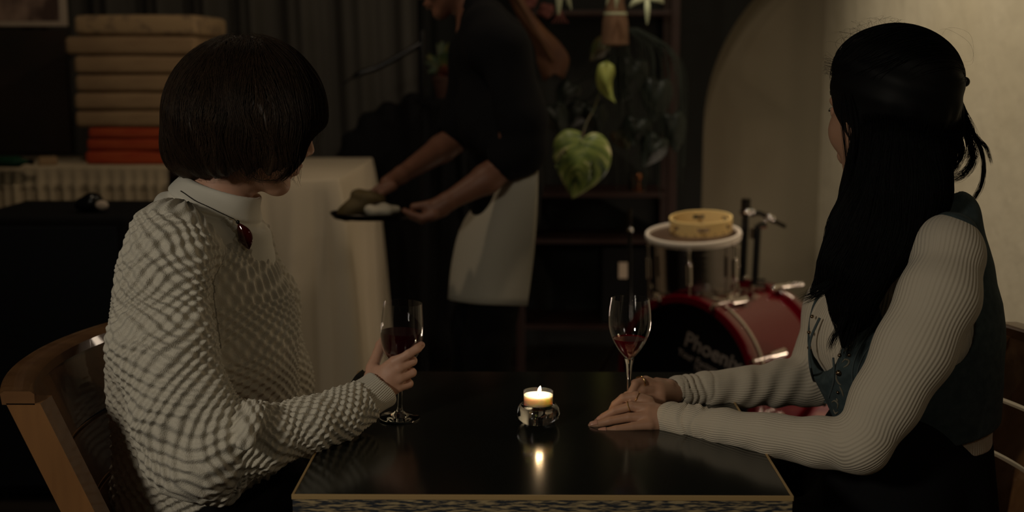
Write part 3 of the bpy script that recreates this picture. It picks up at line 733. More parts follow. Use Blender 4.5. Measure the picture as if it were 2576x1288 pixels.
def covered_thing():
    Y = TX[3]+0.12
    pts = [(840, 400, 110, 22), (880, 330, 80, 30), (930, 280, 60, 40), (990, 250, 60, 45), (1040, 230, 60, 40)]
    ops = []
    L = [(838, 392), (858, 330), (900, 285), (950, 255), (1010, 235), (1075, 235)]
    for i, (x, y) in enumerate(L):
        p = P(x+26, y+24, Y); r = M_(26, p)
        ops.append(('add', cap(p, (p[0]+0.02, Y+0.05, 0.3), r, 0.10), 0.05))
        ops.append(('add', cap((p[0], Y+0.10, p[2]-0.04), (p[0]+0.02, Y+0.10, 0.3), r, 0.10), 0.05))
    ops.append(('add', cap((P(900, 600, Y)[0], Y+0.08, 0.20), (P(1090, 600, Y)[0], Y+0.08, 0.20), 0.16), 0.05))
    ops.append(('warp', lambda p: 0.006*np.sin(p[:, 0]*26+np.sin(p[:, 2]*6)*1.5)*np.cos(p[:, 1]*11), 0))
    ops.append(('int', lambda p: 0.004-p[:, 2], 0))
    lo = (P(790, 300, Y)[0], Y-0.35, -0.02); hi = (P(1130, 300, Y)[0]+0.2, Y+0.75, P(900, 150, Y)[2])
    o = mesh_obj('draped_coat_heap', *sdf_mesh(ops, lo, hi, 0.012), MT['black_cloth'])
    tag(o, 'black cloth-covered heap standing behind the cream tablecloth', 'covered heap')
    # slim black boom rising from it
    e = empty('boom_stand', (P(1058, 600, Y-0.2)[0], Y-0.2, 0), 'thin black boom stand slanting up beside the dark curtain', 'stand')
    Yb = Y-0.2
    p = [P(862, 212, Yb), P(905, 185, Yb), P(960, 165, Yb), P(1062, 108, Yb)]
    MB().tube(bez(p, 16), [0.004]*4+[0.012]*12, 10).build('boom_arm', MT['black_gloss'], e)
    q = P(1062, 108, Yb)
    MB().tube([q+np.array([0, 0, 0.05]), (q[0], Yb, 0.02)], 0.013, 12).build('upright_pole', MT['black_gloss'], e)
    MB().lathe([(0.07, 0), (0.07, 0.015), (0.02, 0.03)], (q[0], Yb, 0), 24).build('base', MT['black_gloss'], e)
covered_thing()

# ================================================================ drums
def frame_from(axis, up=(0, 0, 1)):
    a = np.array(axis, float); a /= np.linalg.norm(a); u = np.array(up, float); x = np.cross(u, a); x /= np.linalg.norm(x); y = np.cross(a, x)
    return x, y, a
def mx_from(c, axis, up=(0, 0, 1)):
    x, y, a = frame_from(axis, up); M = np.eye(4); M[:3, 0] = x; M[:3, 1] = y; M[:3, 2] = a; M[:3, 3] = c; return M
def bass_drum():
    c = P(1722, 962, 2.36); R = 0.281; c[2] = R+0.018
    ax = np.array([-math.sin(math.radians(44)), -math.cos(math.radians(44)), 0.0])      # the head faces this way
    e = empty('bass_drum', (c[0], c[1], 0), 'red bass drum with a black front head lettered in grey, lying on the red rug', 'drum')
    M = mx_from(c, ax)
    D = 0.43
    MB().lathe([(R-0.012, -D), (R-0.010, -0.02)], (0, 0, 0), 96, M).build('shell', MT['red_lacquer'], e)
    MB().lathe([(0.0, -0.006), (R-0.034, -0.006), (R-0.022, -0.001), (R-0.020, -0.02)], (0, 0, 0), 96, M).build('front_head', MT['black_gloss'], e)
    def hoop(z0, z1):
        return MB().lathe([(R-0.020, z0), (R+0.003, z0), (R+0.006, z0+0.004), (R+0.006, z1-0.004), (R+0.002, z1), (R-0.020, z1)], (0, 0, 0), 96, M, closed=True)
    hoop(-0.040, 0.004).build('front_hoop', MT['red_lacquer'], e)
    MB().lathe([(R-0.011, -0.062), (R+0.004, -0.062), (R+0.004, -0.050), (R-0.011, -0.050)], (0, 0, 0), 96, M, closed=True).build('metal_rim', MT['chrome'], e)
    hoop(-D-0.004, -D+0.04).build('rear_hoop', MT['red_lacquer'], e)
    MB().lathe([(0.0, -D), (R-0.014, -D)], (0, 0, 0), 64, M).build('rear_head', MT['drum_skin'], e)
    for k in range(8):
        t = 2*PI*(k+0.5)/8; q = MB()
        u = np.array([math.cos(t), math.sin(t), 0])
        def W(r, z): return (M @ np.array([u[0]*r, u[1]*r, z, 1]))[:3]
        q.tube([W(R+0.012, -0.10), W(R+0.012, 0.006)], 0.0035, 10)
        q.tube([W(R-0.006, 0.006), W(R+0.016, 0.006)], 0.006, 10); q.tube([W(R-0.006, 0.006), W(R-0.006, -0.02)], 0.004, 8)
        q.tube([W(R+0.004, -0.18), W(R+0.006, -0.10)], [0.014, 0.010], 14)
        q.build('tension_claw', MT['chrome'], e)
    for s in (-1, 1):
        a = (M @ np.array([s*0.2, -0.18, -0.14, 1]))[:3]; b = a + np.array(ax)*0.12 + np.array(frame_from(ax)[0])*s*0.16; b[2] = 0.018
        MB().tube([a, b], 0.007, 10).build('spur_leg', MT['chrome'], e)
    # lettering: part of the printed head
    x, y, a = frame_from(ax)
    lm = mat('print_grey', (0.20, 0.16, 0.14), 0.6)
    for txt, size, ox, oy, nm in (('Phoenix', 0.072, -0.012, 0.118, 'name_lettering'), ('Your Factory Phone', 0.032, -0.035, 0.082, 'small_lettering'), ('The Factory', 0.026, 0.03, 0.040, 'lower_lettering')):
        cu = bpy.data.curves.new(nm, 'FONT'); cu.body = txt; cu.size = size; cu.extrude = 0.0004; cu.offset = 0.0012 if size > 0.05 else 0.0004; cu.align_x = 'LEFT'
        cu.materials.append(lm); t = bpy.data.objects.new(nm, cu); COL.objects.link(t); t.parent = e
        tl = math.radians(-15); xx = x*math.cos(tl)+y*math.sin(tl); yy = -x*math.sin(tl)+y*math.cos(tl)
        Mt = np.eye(4); Mt[:3, 0] = xx; Mt[:3, 1] = yy; Mt[:3, 2] = a; Mt[:3, 3] = c + a*(-0.0052) + x*(ox) + y*(oy)
        t.parent = None
        bpy.context.view_layer.update(); me = bpy.data.meshes.new_from_object(t.evaluated_get(bpy.context.evaluated_depsgraph_get()))
        vv = np.array([q.co[:] for q in me.vertices]); bpy.data.objects.remove(t); vv = vv @ Mt[:3, :3].T + Mt[:3, 3]
        me.vertices.foreach_set('co', (vv-np.array(e.location)).astype(np.float32).ravel()); me.update(); me.materials.clear(); me.materials.append(lm)
        t = bpy.data.objects.new(nm, me); COL.objects.link(t); t.parent = e
    return c, M, R, D
BC, BM, BR, BD = bass_drum()

def tom():
    Y = 2.52; c = P(1744, 585, Y); R = M_(119, c); low = P(1752, 728, Y)
    H = np.linalg.norm(c-low)+0.012; tilt = np.array([-0.05, -0.10, 1.0]); M = mx_from(c, tilt, (0, 1, 0))
    e = empty('tom_drum', (c[0], c[1], low[2]), 'chrome-fitted tom drum with a pale rim mounted above the bass drum', 'drum')
    R0 = R-0.012
    sm = mat('smoky_shell', (0.30, 0.27, 0.26), 0.16, metal=1.0, bump=((3, 3, 90), 0.25, 0.004))
    MB().lathe([(R0-0.02, -H), (R0-0.006, -H+0.004), (R0-0.004, -0.02), (R0-0.02, -0.01)], (0, 0, 0), 72, M).build('shell', sm, e)
    MB().lathe([(0, -0.006), (R0, -0.006), (R0+0.004, -0.014)], (0, 0, 0), 72, M).build('drum_skin', mat('dark_skin', (0.10, 0.06, 0.04), 0.4), e)
    MB().lathe([(R0, -0.020), (R, -0.020), (R+0.003, -0.004), (R, 0.003), (R0+0.004, 0.003), (R0, -0.006)], (0, 0, 0), 72, M, closed=True).build('top_hoop', MT['hoop_white'], e)
    for z in (-H, -H+0.022):
        pass
    MB().lathe([(R0-0.002, -H-0.004), (R0+0.010, -H-0.004), (R0+0.010, -H+0.004), (R0+0.005, -H+0.008), (R0+0.005, -H+0.022), (R0-0.002, -H+0.022)], (0, 0, 0), 72, M, closed=True).build('bottom_hoop', MT['chrome'], e)
    for k in range(6):
        t = 2*PI*k/6+0.30; u = np.array([math.cos(t), math.sin(t)])
        def W(r, z): return (M @ np.array([u[0]*r, u[1]*r, z, 1]))[:3]
        q = MB(); q.tube([W(R+0.004, -0.026), W(R+0.004, -H-0.004)], 0.0032, 10); q.tube([W(R+0.004, -0.030), W(R+0.004, -0.022)], 0.006, 10)
        q.tube([W(R+0.003, -H*0.34), W(R+0.003, -H*0.66)], 0.0095, 14); q.ball(W(R+0.006, -H*0.34), 0.008, 8); q.ball(W(R+0.006, -H*0.66), 0.008, 8)
        q.ball(W(R+0.004, -H-0.008), 0.007, 8)
        q.build('tension_rod', MT['chrome'], e)
    # label plate on the right side
    t = -0.95; u = np.array([math.cos(t), math.sin(t)])
    # tambourine lying on it
    b = (M @ np.array([0.028, 0.012, 0.004, 1]))[:3]; M2 = M.copy(); M2[:3, 3] = b
    e2 = empty('tambourine', b, 'light wooden tambourine lying on top of the tom drum', 'tambourine')
    r = M_(78, b); h = 0.047; n = 96; slots = 5
    mb = MB(); vs = []; fs = []
    def ring(rr, z): return [(M2 @ np.array([rr*math.cos(2*PI*j/n), rr*math.sin(2*PI*j/n), z, 1]))[:3] for j in range(n)]
    zz = [0, 0.016, 0.031, h]
    o_ = [ring(r, z) for z in zz]; i_ = [ring(r-0.006, z) for z in zz]
    for L in o_+i_: vs += L
    def isslot(j): return (j % (n//6)) in (4, 5, 6, 7, 8, 9)
    for k in range(3):
        for j in range(n):
            j2 = (j+1) % n
            if k == 1 and isslot(j): continue
            fs.append((k*n+j, k*n+j2, (k+1)*n+j2, (k+1)*n+j)); fs.append(((k+4)*n+j2, (k+4)*n+j, (k+5)*n+j, (k+5)*n+j2))
    for j in range(n):
        j2 = (j+1) % n
        fs.append((j2, j, 4*n+j, 4*n+j2)); fs.append((3*n+j, 3*n+j2, 7*n+j2, 7*n+j))
        if isslot(j):
            fs.append((n+j, n+j2, 5*n+j2, 5*n+j)); fs.append((2*n+j2, 2*n+j, 6*n+j, 6*n+j2))
            if not isslot((j-1) % n): fs.append((n+j, 2*n+j, 6*n+j, 5*n+j))
            if not isslot(j2): fs.append((n+j2, 5*n+j2, 6*n+j2, 2*n+j2))
    mb.add(vs, fs).build('wooden_hoop', MT['tan_wood'], e2, smooth=True)
    for k in range(6):
        t = 2*PI*(k*(n//6)+6.5)/n; q = MB()
        cc = np.array([(r-0.003)*math.cos(t), (r-0.003)*math.sin(t)])
        for dz in (0.0215, 0.0255):
            prof = [(0.0, dz), (0.004, dz+0.001), (0.010, dz-0.0005), (0.0100, dz), (0.004, dz+0.0018), (0, dz+0.0012)]
            q.lathe(prof, (cc[0], cc[1], 0), 20, M2)
        q.tube([(M2 @ np.array([cc[0], cc[1], 0.0155, 1]))[:3], (M2 @ np.array([cc[0], cc[1], 0.0315, 1]))[:3]], 0.0012, 6)
        q.build('jingle', MT['chrome'], e2)
    q = MB()
    for k in range(20):
        t = 2*PI*k/20
        def W2(rr, z): return (M2 @ np.array([rr*math.cos(t), rr*math.sin(t), z, 1]))[:3]
        q.ball(W2(r+0.001, 0.007), 0.0028, 6)
    q.build('stud_trim', MT['brass'], e2)
tom()

def hardware():
    Y = 2.62
    z0 = (BM @ np.array([0, BR, -0.22, 1]))[:3]
    base = P(1893, 745, Y)
    e = empty('drum_mount', (base[0], Y, base[2]), 'black and chrome double-tube mount rising beside the tom drum', 'drum hardware')
    a = P(1877, 500, Y); b = P(1868, 708, Y); r = M_(9, a)
    MB().tube([a+(b-a)*0.14, b], r, 20).build('tall_tube', MT['black_gloss'], e)
    MB().tube([a, a+(b-a)*0.16], r*1.35, 20).build('tall_tube_cap', MT['dull_metal'], e)
    c = P(1907, 565, Y-0.03); d = P(1897, 752, Y-0.03)
    MB().tube([c, d], r*0.95, 20).build('short_tube', MT['black_gloss'], e)
    q = MB(); q.tube([P(1862, 535, Y), P(1893, 531, Y)], 0.010, 14); q.ball(P(1880, 533, Y-0.015), 0.012, 10); q.ball(P(1893, 533, Y-0.01), 0.009, 10)
    q.build('upper_clamp', MT['chrome'], e)
    q = MB(); q.tube(bez([P(1888, 540, Y), P(1910, 536, Y), P(1928, 545, Y), P(1950, 558, Y)], 12), 0.009, 14)
    q.tube([P(1950, 557, Y), P(1976, 570, Y)], 0.0075, 14); q.build('boom_arm', MT['dull_metal'], e)
    q = MB(); q.ball(P(1934, 545, Y-0.012), 0.011, 10); q.ball(P(1943, 549, Y-0.012), 0.010, 10); q.tube([P(1908, 568, Y-0.03), P(1928, 566, Y-0.03)], 0.012, 16); q.ball(P(1924, 560, Y-0.02), 0.009, 10)
    q.tube([P(1893, 573, Y-0.01), P(1893, 600, Y-0.01)], 0.010, 12); q.build('ratchet_joint', MT['chrome'], e)
    q = MB(); q.tube([P(1904, 709, Y-0.04), P(1924, 709, Y-0.04)], 0.012, 16); q.tube([P(1898, 722, Y-0.05), P(1922, 722, Y-0.05)], 0.010, 16)
    q.tube([P(1899, 750, Y-0.05), P(1932, 748, Y-0.05)], 0.016, 18); q.ball(P(1876, 699, Y-0.02), 0.010, 10); q.tube([P(1905, 700, Y-0.03), P(1905, 760, Y-0.03)], 0.011, 14)
    q.build('lower_clamp', MT['chrome'], e)
    q = MB(); p0 = P(1948, 722, Y-0.06); q.tube([p0, P(2018, 714, Y)], 0.0075, 14); q.ball(p0+np.array([0, 0, -0.006]), 0.013, 10)
    for x in (1982, 1995, 2005, 2014): q.ball(P(x, 716-(x-1982)*0.06, Y-0.03), 0.0085, 8)
    q.tube([P(1925, 727, Y), P(1955, 721, Y)], 0.006, 10)
    q.build('side_arm', MT['chrome'], e)
    q = MB()
    b2 = P(1897, 752, Y-0.03)
    q.tube([b2, (b2[0], b2[1], BR*2+0.018)], 0.014, 14); q.build('post_foot', MT['chrome'], e)
    # rattling small chrome bits on the shell's far side
    q = MB(); q.ball(P(2040, 735, 2.75), 0.012, 10); q.tube([P(2034, 748, 2.75), P(2048, 742, 2.75)], 0.008, 10); q.tube([P(2052, 735, 2.75), P(2090, 733, 2.75)], 0.009, 10)
    q.tube([P(2040, 748, 2.75), P(2045, 800, 2.80)], 0.008, 10)
    q.build('far_bracket', MT['chrome'], e)
    # hi-hat stand
    Y2 = 2.75; a = P(1584, 525, Y2); b = P(1584, 860, Y2)
    e = empty('hihat_stand', (b[0], Y2, 0), 'thin metal stand rising just left of the tom drum', 'stand')
    MB().tube([a, P(1584, 585, Y2)], 0.0085, 12).build('top_rod', MT['dull_metal'], e)
    MB().tube([P(1584, 585, Y2), (b[0], Y2, 0.2)], 0.0075, 12).build('pole', MT['black_gloss'], e)
    MB().ball(P(1586, 578, Y2-0.01), 0.010, 8).build('wing_nut', MT['chrome'], e)
    for t in (2.9, 4.2, 1.4):
        MB().tube([(b[0], Y2, 0.42), (b[0]+0.22*math.cos(t), Y2+0.22*math.sin(t), 0.018)], 0.007, 10).build('leg', MT['dull_metal'], e)
hardware()
o = MB().box((0.12, 2.02, 0.0005), (1.38, 3.42, 0.010), 0.003).build('rug', MT['rug'], smooth=False); tag(o, 'dark red patterned rug under the drums', 'rug')

# ================================================================ shelf and plants
def shelf():
    Y = 3.45; a = P(1300, 0, Y); b = P(1712, 0, Y); x0, x1 = a[0], b[0]; top = 1.95; dm = MT['dark_wood']
    e = empty('open_shelf', ((x0+x1)/2, Y+0.2, 0), 'tall open shelf of dark reddish wood behind the hanging plants', 'shelf')
    for x in (x0, x1-0.035): MB().box((x, Y, 0), (x+0.035, Y+0.035, top), 0.002).build('post', dm, e, smooth=False)
    for x in (x0, x1-0.035): MB().box((x, Y+0.3, 0), (x+0.035, Y+0.335, top), 0.002).build('post', dm, e, smooth=False)
    zs = [P(1600, 6, Y)[2]-0.03, P(1600, 485, Y)[2], P(1600, 602, Y)[2], 0.25]
    for i, z in enumerate(zs): MB().box((x0+0.036, Y+0.004, z-0.02), (x1-0.036, Y+0.33, z), 0.002).build('shelf_board', dm, e, smooth=False)
    MB().box((x0+0.002, Y+0.336, 0.1), (x1-0.002, Y+0.345, top), 0.001).build('back_panel', MT['dark_wall'], e, smooth=False)
    # small box with a pale label standing in it
    zl = 0.25; c = P(1568, 700, Y+0.03)
    e2 = empty('storage_box', (c[0], Y+0.12, zl), 'black storage box with a small pale label on the dark shelf', 'box')
    MB().box((c[0]-0.09, Y+0.03, zl+0.001), (c[0]+0.12, Y+0.27, P(1568, 625, Y)[2]), 0.004).build('box_body', MT['black_cloth'], e2, smooth=False)
    l0 = P(1556, 700, Y+0.03); l1 = P(1580, 660, Y+0.03)
    MB().box((l0[0], Y+0.0265, l0[2]), (l1[0], Y+0.0295, l1[2]), 0.0005).build('paper_label', MT['pale'], e2, smooth=False)
    # candlestick
    z = zs[1]; q = P(1607, 440, Y+0.08)
    e3 = empty('candlestick', (q[0], Y+0.08, z), 'slim copper candlestick on the upper board of the dark shelf', 'candlestick')
    MB().lathe([(0.030, 0.0005), (0.030, 0.005), (0.006, 0.012), (0.005, 0.045), (0.012, 0.05), (0.013, 0.065), (0.009, 0.072), (0, 0.073)], (q[0], Y+0.08, z), 24).build('copper_stem', mat('copper', (0.5, 0.2, 0.09), 0.25, metal=1), e3)
    q = P(1590, 440, Y+0.1)
    e3 = empty('glass_jar', (q[0], Y+0.1, z), 'small dim jar beside the copper candlestick', 'jar')
    MB().lathe([(0.014, 0.0005), (0.014, 0.05), (0.009, 0.06), (0.009, 0.075), (0, 0.076)], (q[0], Y+0.1, z), 20).build('jar_body', MT['dull_metal'], e3)
shelf()

def leaf_mesh(outline, mid, Y, curl=0.02, holes=(), nu=16, nv=26, bend=0.0):
    """leaf from a pixel outline: left and right edges as functions along the midrib"""
    L, Rr = outline; L = bez([(x, y, 0) for x, y in L], nv); Rr = bez([(x, y, 0) for x, y in Rr], nv); M = bez([(x, y, 0) for x, y in mid], nv)
    vs = []; uv = []; fs = []
    for i in range(nv):
        t = i/(nv-1)
        for j in range(2*nu+1):
            u = (j-nu)/nu; q = M[i]+(Rr[i]-M[i])*u if u >= 0 else M[i]+(L[i]-M[i])*(-u)
            dY = curl*(u*u) + bend*math.sin(PI*t) + 0.006*math.sin(9*t+3*abs(u))
            vs.append(P(q[0], q[1], Y+dY)); uv.append((u, t, 0))
    w = 2*nu+1
    for i in range(nv-1):
        for j in range(w-1):
            u = (j+0.5-nu)/nu; t = (i+0.5)/(nv-1)
            if any(abs((u-hu)*math.cos(ha)+(t-ht)*math.sin(ha)) < hl and abs(-(u-hu)*math.sin(ha)+(t-ht)*math.cos(ha)) < hw for hu, ht, ha, hl, hw in holes): continue
            fs.append((i*w+j, i*w+j+1, (i+1)*w+j+1, (i+1)*w+j))
    return vs, fs, uv
def leaf_obj(name, data, m, parent):
    vs, fs, uv = data; o = mesh_obj(name, vs, fs, m, parent)
    at = o.data.attributes.new('leaf_uv', 'FLOAT_VECTOR', 'POINT'); at.data.foreach_set('vector', np.array(uv, np.float32).ravel())
    md = o.modifiers.new('s', 'SOLIDIFY'); md.thickness = 0.0012
    return o
def plants():
    Y = 2.75
    top = P(1545, -60, Y)
    e = empty('hanging_monstera', top, 'hanging monstera plant with big variegated leaves between waiter and drums', 'plant')
    # big variegated leaf
    L = [(1462, 332), (1425, 326), (1397, 350), (1392, 385), (1398, 420), (1415, 455), (1440, 500)]
    Rr = [(1466, 348), (1490, 334), (1520, 345), (1537, 385), (1528, 430), (1495, 465), (1440, 500)]
    mid = [(1462, 350), (1461, 375), (1458, 395), (1455, 420), (1450, 445), (1445, 472), (1441, 499)]
    leaf_obj('leaf', leaf_mesh((L, Rr), mid, Y, 0.03, holes=((0.45, 0.62, 0.9, 0.16, 0.022), (-0.75, 0.52, -0.5, 0.25, 0.018)), bend=-0.02), MT['leaf'], e)['label'] = 'large green and cream leaf hanging tip down'
    MB().tube(bez([P(1463, 352, Y+0.005), P(1475, 310, Y+0.05), P(1500, 260, Y+0.08), P(1530, 150, Y+0.06)], 14), 0.0035, 8).build('leaf_stalk', MT['dull_leaf'], e)
    # lime half-lit leaf
    L = [(1524, 155), (1506, 165), (1500, 195), (1505, 222), (1525, 245), (1548, 258)]
    Rr = [(1526, 155), (1543, 165), (1546, 185), (1540, 205), (1541, 235), (1548, 258)]
    mid = [(1525, 155), (1526, 172), (1525, 192), (1527, 215), (1535, 240), (1548, 258)]
    leaf_obj('leaf', leaf_mesh((L, Rr), mid, Y+0.03, 0.02), MT['lime_leaf'], e)['label'] = 'yellow-green leaf folded edge on'
    # dim leaves
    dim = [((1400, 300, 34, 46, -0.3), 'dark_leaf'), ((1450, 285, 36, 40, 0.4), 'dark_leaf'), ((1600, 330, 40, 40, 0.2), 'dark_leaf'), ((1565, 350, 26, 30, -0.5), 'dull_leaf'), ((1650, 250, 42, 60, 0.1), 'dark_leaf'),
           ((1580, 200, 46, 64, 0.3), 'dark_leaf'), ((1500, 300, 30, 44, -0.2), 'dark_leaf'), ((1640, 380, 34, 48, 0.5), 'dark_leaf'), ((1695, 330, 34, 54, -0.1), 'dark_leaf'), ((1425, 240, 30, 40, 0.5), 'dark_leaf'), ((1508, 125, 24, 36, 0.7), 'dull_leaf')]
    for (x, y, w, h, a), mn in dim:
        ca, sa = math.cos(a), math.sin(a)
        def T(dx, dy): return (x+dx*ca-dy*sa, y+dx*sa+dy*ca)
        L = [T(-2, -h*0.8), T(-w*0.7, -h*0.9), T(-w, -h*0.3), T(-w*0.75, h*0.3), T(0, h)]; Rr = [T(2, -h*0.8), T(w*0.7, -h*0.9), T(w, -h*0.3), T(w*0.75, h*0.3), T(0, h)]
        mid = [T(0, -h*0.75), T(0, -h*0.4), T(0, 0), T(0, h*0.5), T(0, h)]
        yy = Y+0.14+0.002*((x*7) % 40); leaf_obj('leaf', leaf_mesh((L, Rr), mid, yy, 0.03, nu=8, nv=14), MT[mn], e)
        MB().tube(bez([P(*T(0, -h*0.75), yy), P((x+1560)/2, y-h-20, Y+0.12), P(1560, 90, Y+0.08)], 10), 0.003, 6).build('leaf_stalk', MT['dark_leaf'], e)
    # fibre basket and hanging roots
    c = P(1548, 40, Y+0.08)
    MB().lathe([(0.0, -0.11), (0.05, -0.10), (0.046, -0.02), (0.030, 0.05), (0.034, 0.075), (0.0, 0.08)], c, 28).build('fibre_pot', MT['bark'], e)
    MB().lathe([(0.037, 0.0), (0.042, 0.003), (0.043, 0.010), (0.036, 0.013)], c+np.array([0, 0, 0.0]), 28, closed=True).build('twine_band', MT['pale_leaf'], e)
    m = MB()
    for i in range(46):
        x = 1490+rng.random()*240; yy = Y+0.05+rng.random()*0.16; ln = 120+rng.random()*240
        m.tube(bez([P(1560+(x-1560)*0.25, 70, yy), P(1560+(x-1560)*0.8, 95+abs(x-1600)*0.25, yy), P(x, 150+abs(x-1600)*0.5, yy), P(x+rng.normal()*8, 150+ln, yy)], 12), 0.0014, 5, caps=False)
    m.build('aerial_roots', MT['dark_leaf'], e, weld=False)
    MB().tube([c+np.array([0, 0, 0.07]), c+np.array([0, 0, 1.3])], 0.002, 6).build('hanging_cord', MT['bark'], e)
    # pale staghorn-like sprays at the top
    def spray(px, py, fingers, label, yy=Y-0.02, roots=True):
        p0 = P(px, py, yy); e4 = empty('hanging_air_plant', p0, label, 'plant', 'pale air plants hanging at the top edge')
        for k, (dx, dy, w) in enumerate(fingers):
            t = P(px+dx, py+dy, yy); m_ = (p0+t)/2+np.array([0.004*dx/20, -0.01, 0.004])
            MB().tube(bez([p0, m_, t], 12), M_(w, p0)*np.sin(np.linspace(0.6, PI-0.15, 12)), 8, flat=0.35, up=(0, 1, 0)).build('frond', MT['pale_leaf'], e4)
        if roots:
            m = MB()
            for k in range(5): m.tube(bez([P(px+1, py+max(f[1] for f in fingers)*0.8, yy), P(px+(k-2)*6, py+max(f[1] for f in fingers)+8, yy), P(px+(k-2)*10, py+max(f[1] for f in fingers)+18, yy)], 6), 0.002, 5)
            m.build('roots', MT['pink'], e4)
        MB().tube([p0, p0+np.array([0, 0, 1.0])], 0.001, 5).build('hanging_thread', MT['bark'], e4)
    spray(1409, -45, [(-4, 85, 9), (20, 60, 4), (44, 30, 7), (28, 70, 5), (-20, 35, 6)], 'pale narrow-leaved air plant hanging right of the waiter\'s shoulder')
    spray(1628, -6, [(-44, 24, 8), (0, 68, 7), (42, 14, 9), (20, -25, 8), (-25, -20, 8)], 'pale green air plant with spread leaves above the drums', roots=False)
    spray(1545, -30, [(-20, 44, 4), (10, 40, 6), (5, 55, 4)], 'small pale sprig hanging just above the fibre pot', roots=False)
    # dried brown leaf
    Yd = 2.9; e = empty('dried_leaf', P(1270, -60, Yd), 'large dried brown leaf hanging behind the waiter\'s shoulder', 'dried leaf')
    L = [(1265, -40), (1290, 20), (1325, 80), (1345, 120), (1352, 160), (1368, 205)]; Rr = [(1300, -40), (1330, 20), (1370, 70), (1410, 110), (1432, 150), (1418, 200)]
    mid = [(1282, -40), (1310, 20), (1348, 78), (1375, 115), (1390, 150), (1395, 185)]
    vs, fs, uv = leaf_mesh((L, Rr), mid, Yd, 0.03); o = leaf_obj('blade', (vs, fs, uv), MT['dry_leaf'], e)
    MB().tube(bez([P(1282, -40, Yd-0.002), P(1348, 78, Yd-0.004), P(1390, 150, Yd-0.002)], 12), 0.004, 8).build('midrib', MT['bark'], e)
    MB().tube([P(1282, -40, Yd), P(1282, -40, Yd)+np.array([0, 0, 0.9])], 0.0015, 6).build('hanging_thread', MT['bark'], e)
    # pink blooms on the shelf top
    Yp = 3.38
    for k, (x, y, r, lb) in enumerate(((1318, 12, 22, 'dusky pink bloom peeping out just beside the dried leaf'), (1336, 2, 18, 'dusky pink bloom, upper one beside the dried leaf'), (1374, 26, 20, 'dusky pink bloom left of the narrow pale air plant'))):
        c = P(x, y, Yp); e5 = empty('pink_bloom', c, lb, 'flower', 'dusky pink blooms by the dried leaf')
        for j in range(9):
            t = 2*PI*j/9; rr = M_(r, c)*(0.55 if j % 2 else 0.35)
            MB().ball(c+np.array([rr*math.cos(t), 0.006*(j % 3), rr*math.sin(t)]), M_(r, c)*0.55, 7, (1, 0.4, 0.8)).build('petal', MT['pink'], e5)
        zt = P(1600, 6, 3.45)[2]-0.03
        MB().tube([c+np.array([0, 0.02, 0]), (c[0], 3.50, zt)], 0.003, 6).build('flower_stem', MT['dull_leaf'], e5)
    # croton in a clay pot, seen beside the waiter's chest
    Yt = 3.3; c = P(1118, 215, Yt)
    e6 = empty('croton_plant', (c[0], Yt, c[2]-0.05), 'red and green leafed plant in a clay pot in front of the waiter\'s chest', 'potted plant')
    MB().lathe([(0.0, -0.05), (0.034, -0.05), (0.045, 0.02), (0.050, 0.022), (0.050, 0.036), (0.0, 0.036)], c, 28).build('clay_pot', MT['terracotta'], e6)
    k = 0
    gr = mat('croton_green', (0.03, 0.055, 0.02), 0.5, noise=((25, 25, 25), (0.10, 0.09, 0.02), 0.5, 0.65)); rd = mat('croton_red', (0.20, 0.045, 0.03), 0.5, noise=((18, 18, 18), (0.06, 0.05, 0.02), 0.45, 0.6))
    for ang in range(-66, 75, 12):
        for ln in (50, 84, 112):
            a = math.radians(ang+rng.normal()*6); tx = c + np.array([math.sin(a)*ln*0.55, rng.normal()*25, math.cos(a)*ln])*0.00155
            b = c+np.array([0, 0, 0.03]); m_ = (b+tx)/2+np.array([0, 0, 0.02])
            MB().tube(bez([b, m_, tx], 10), 0.013*np.sin(np.linspace(0.3, PI-0.1, 10)), 6, flat=0.2, up=(0, 1, 0)).build('leaf', rd if (k % 3 == 0) else gr, e6); k += 1
    z = c[2]-0.05
    e7 = empty('plant_stool', (c[0], Yt, 0), 'slim dark plant stool half hidden behind the waiter', 'stool')
    MB().lathe([(0.12, z-0.025), (0.12, z-0.001)], (c[0], Yt, 0), 28).build('seat', MT['black_cloth'], e7)
    for s in ((1, 1), (1, -1), (-1, 1), (-1, -1)): MB().tube([(c[0]+0.07*s[0], Yt+0.07*s[1], z-0.02), (c[0]+0.10*s[0], Yt+0.10*s[1], 0.0)], 0.010, 8).build('leg', MT['black_cloth'], e7)
plants()
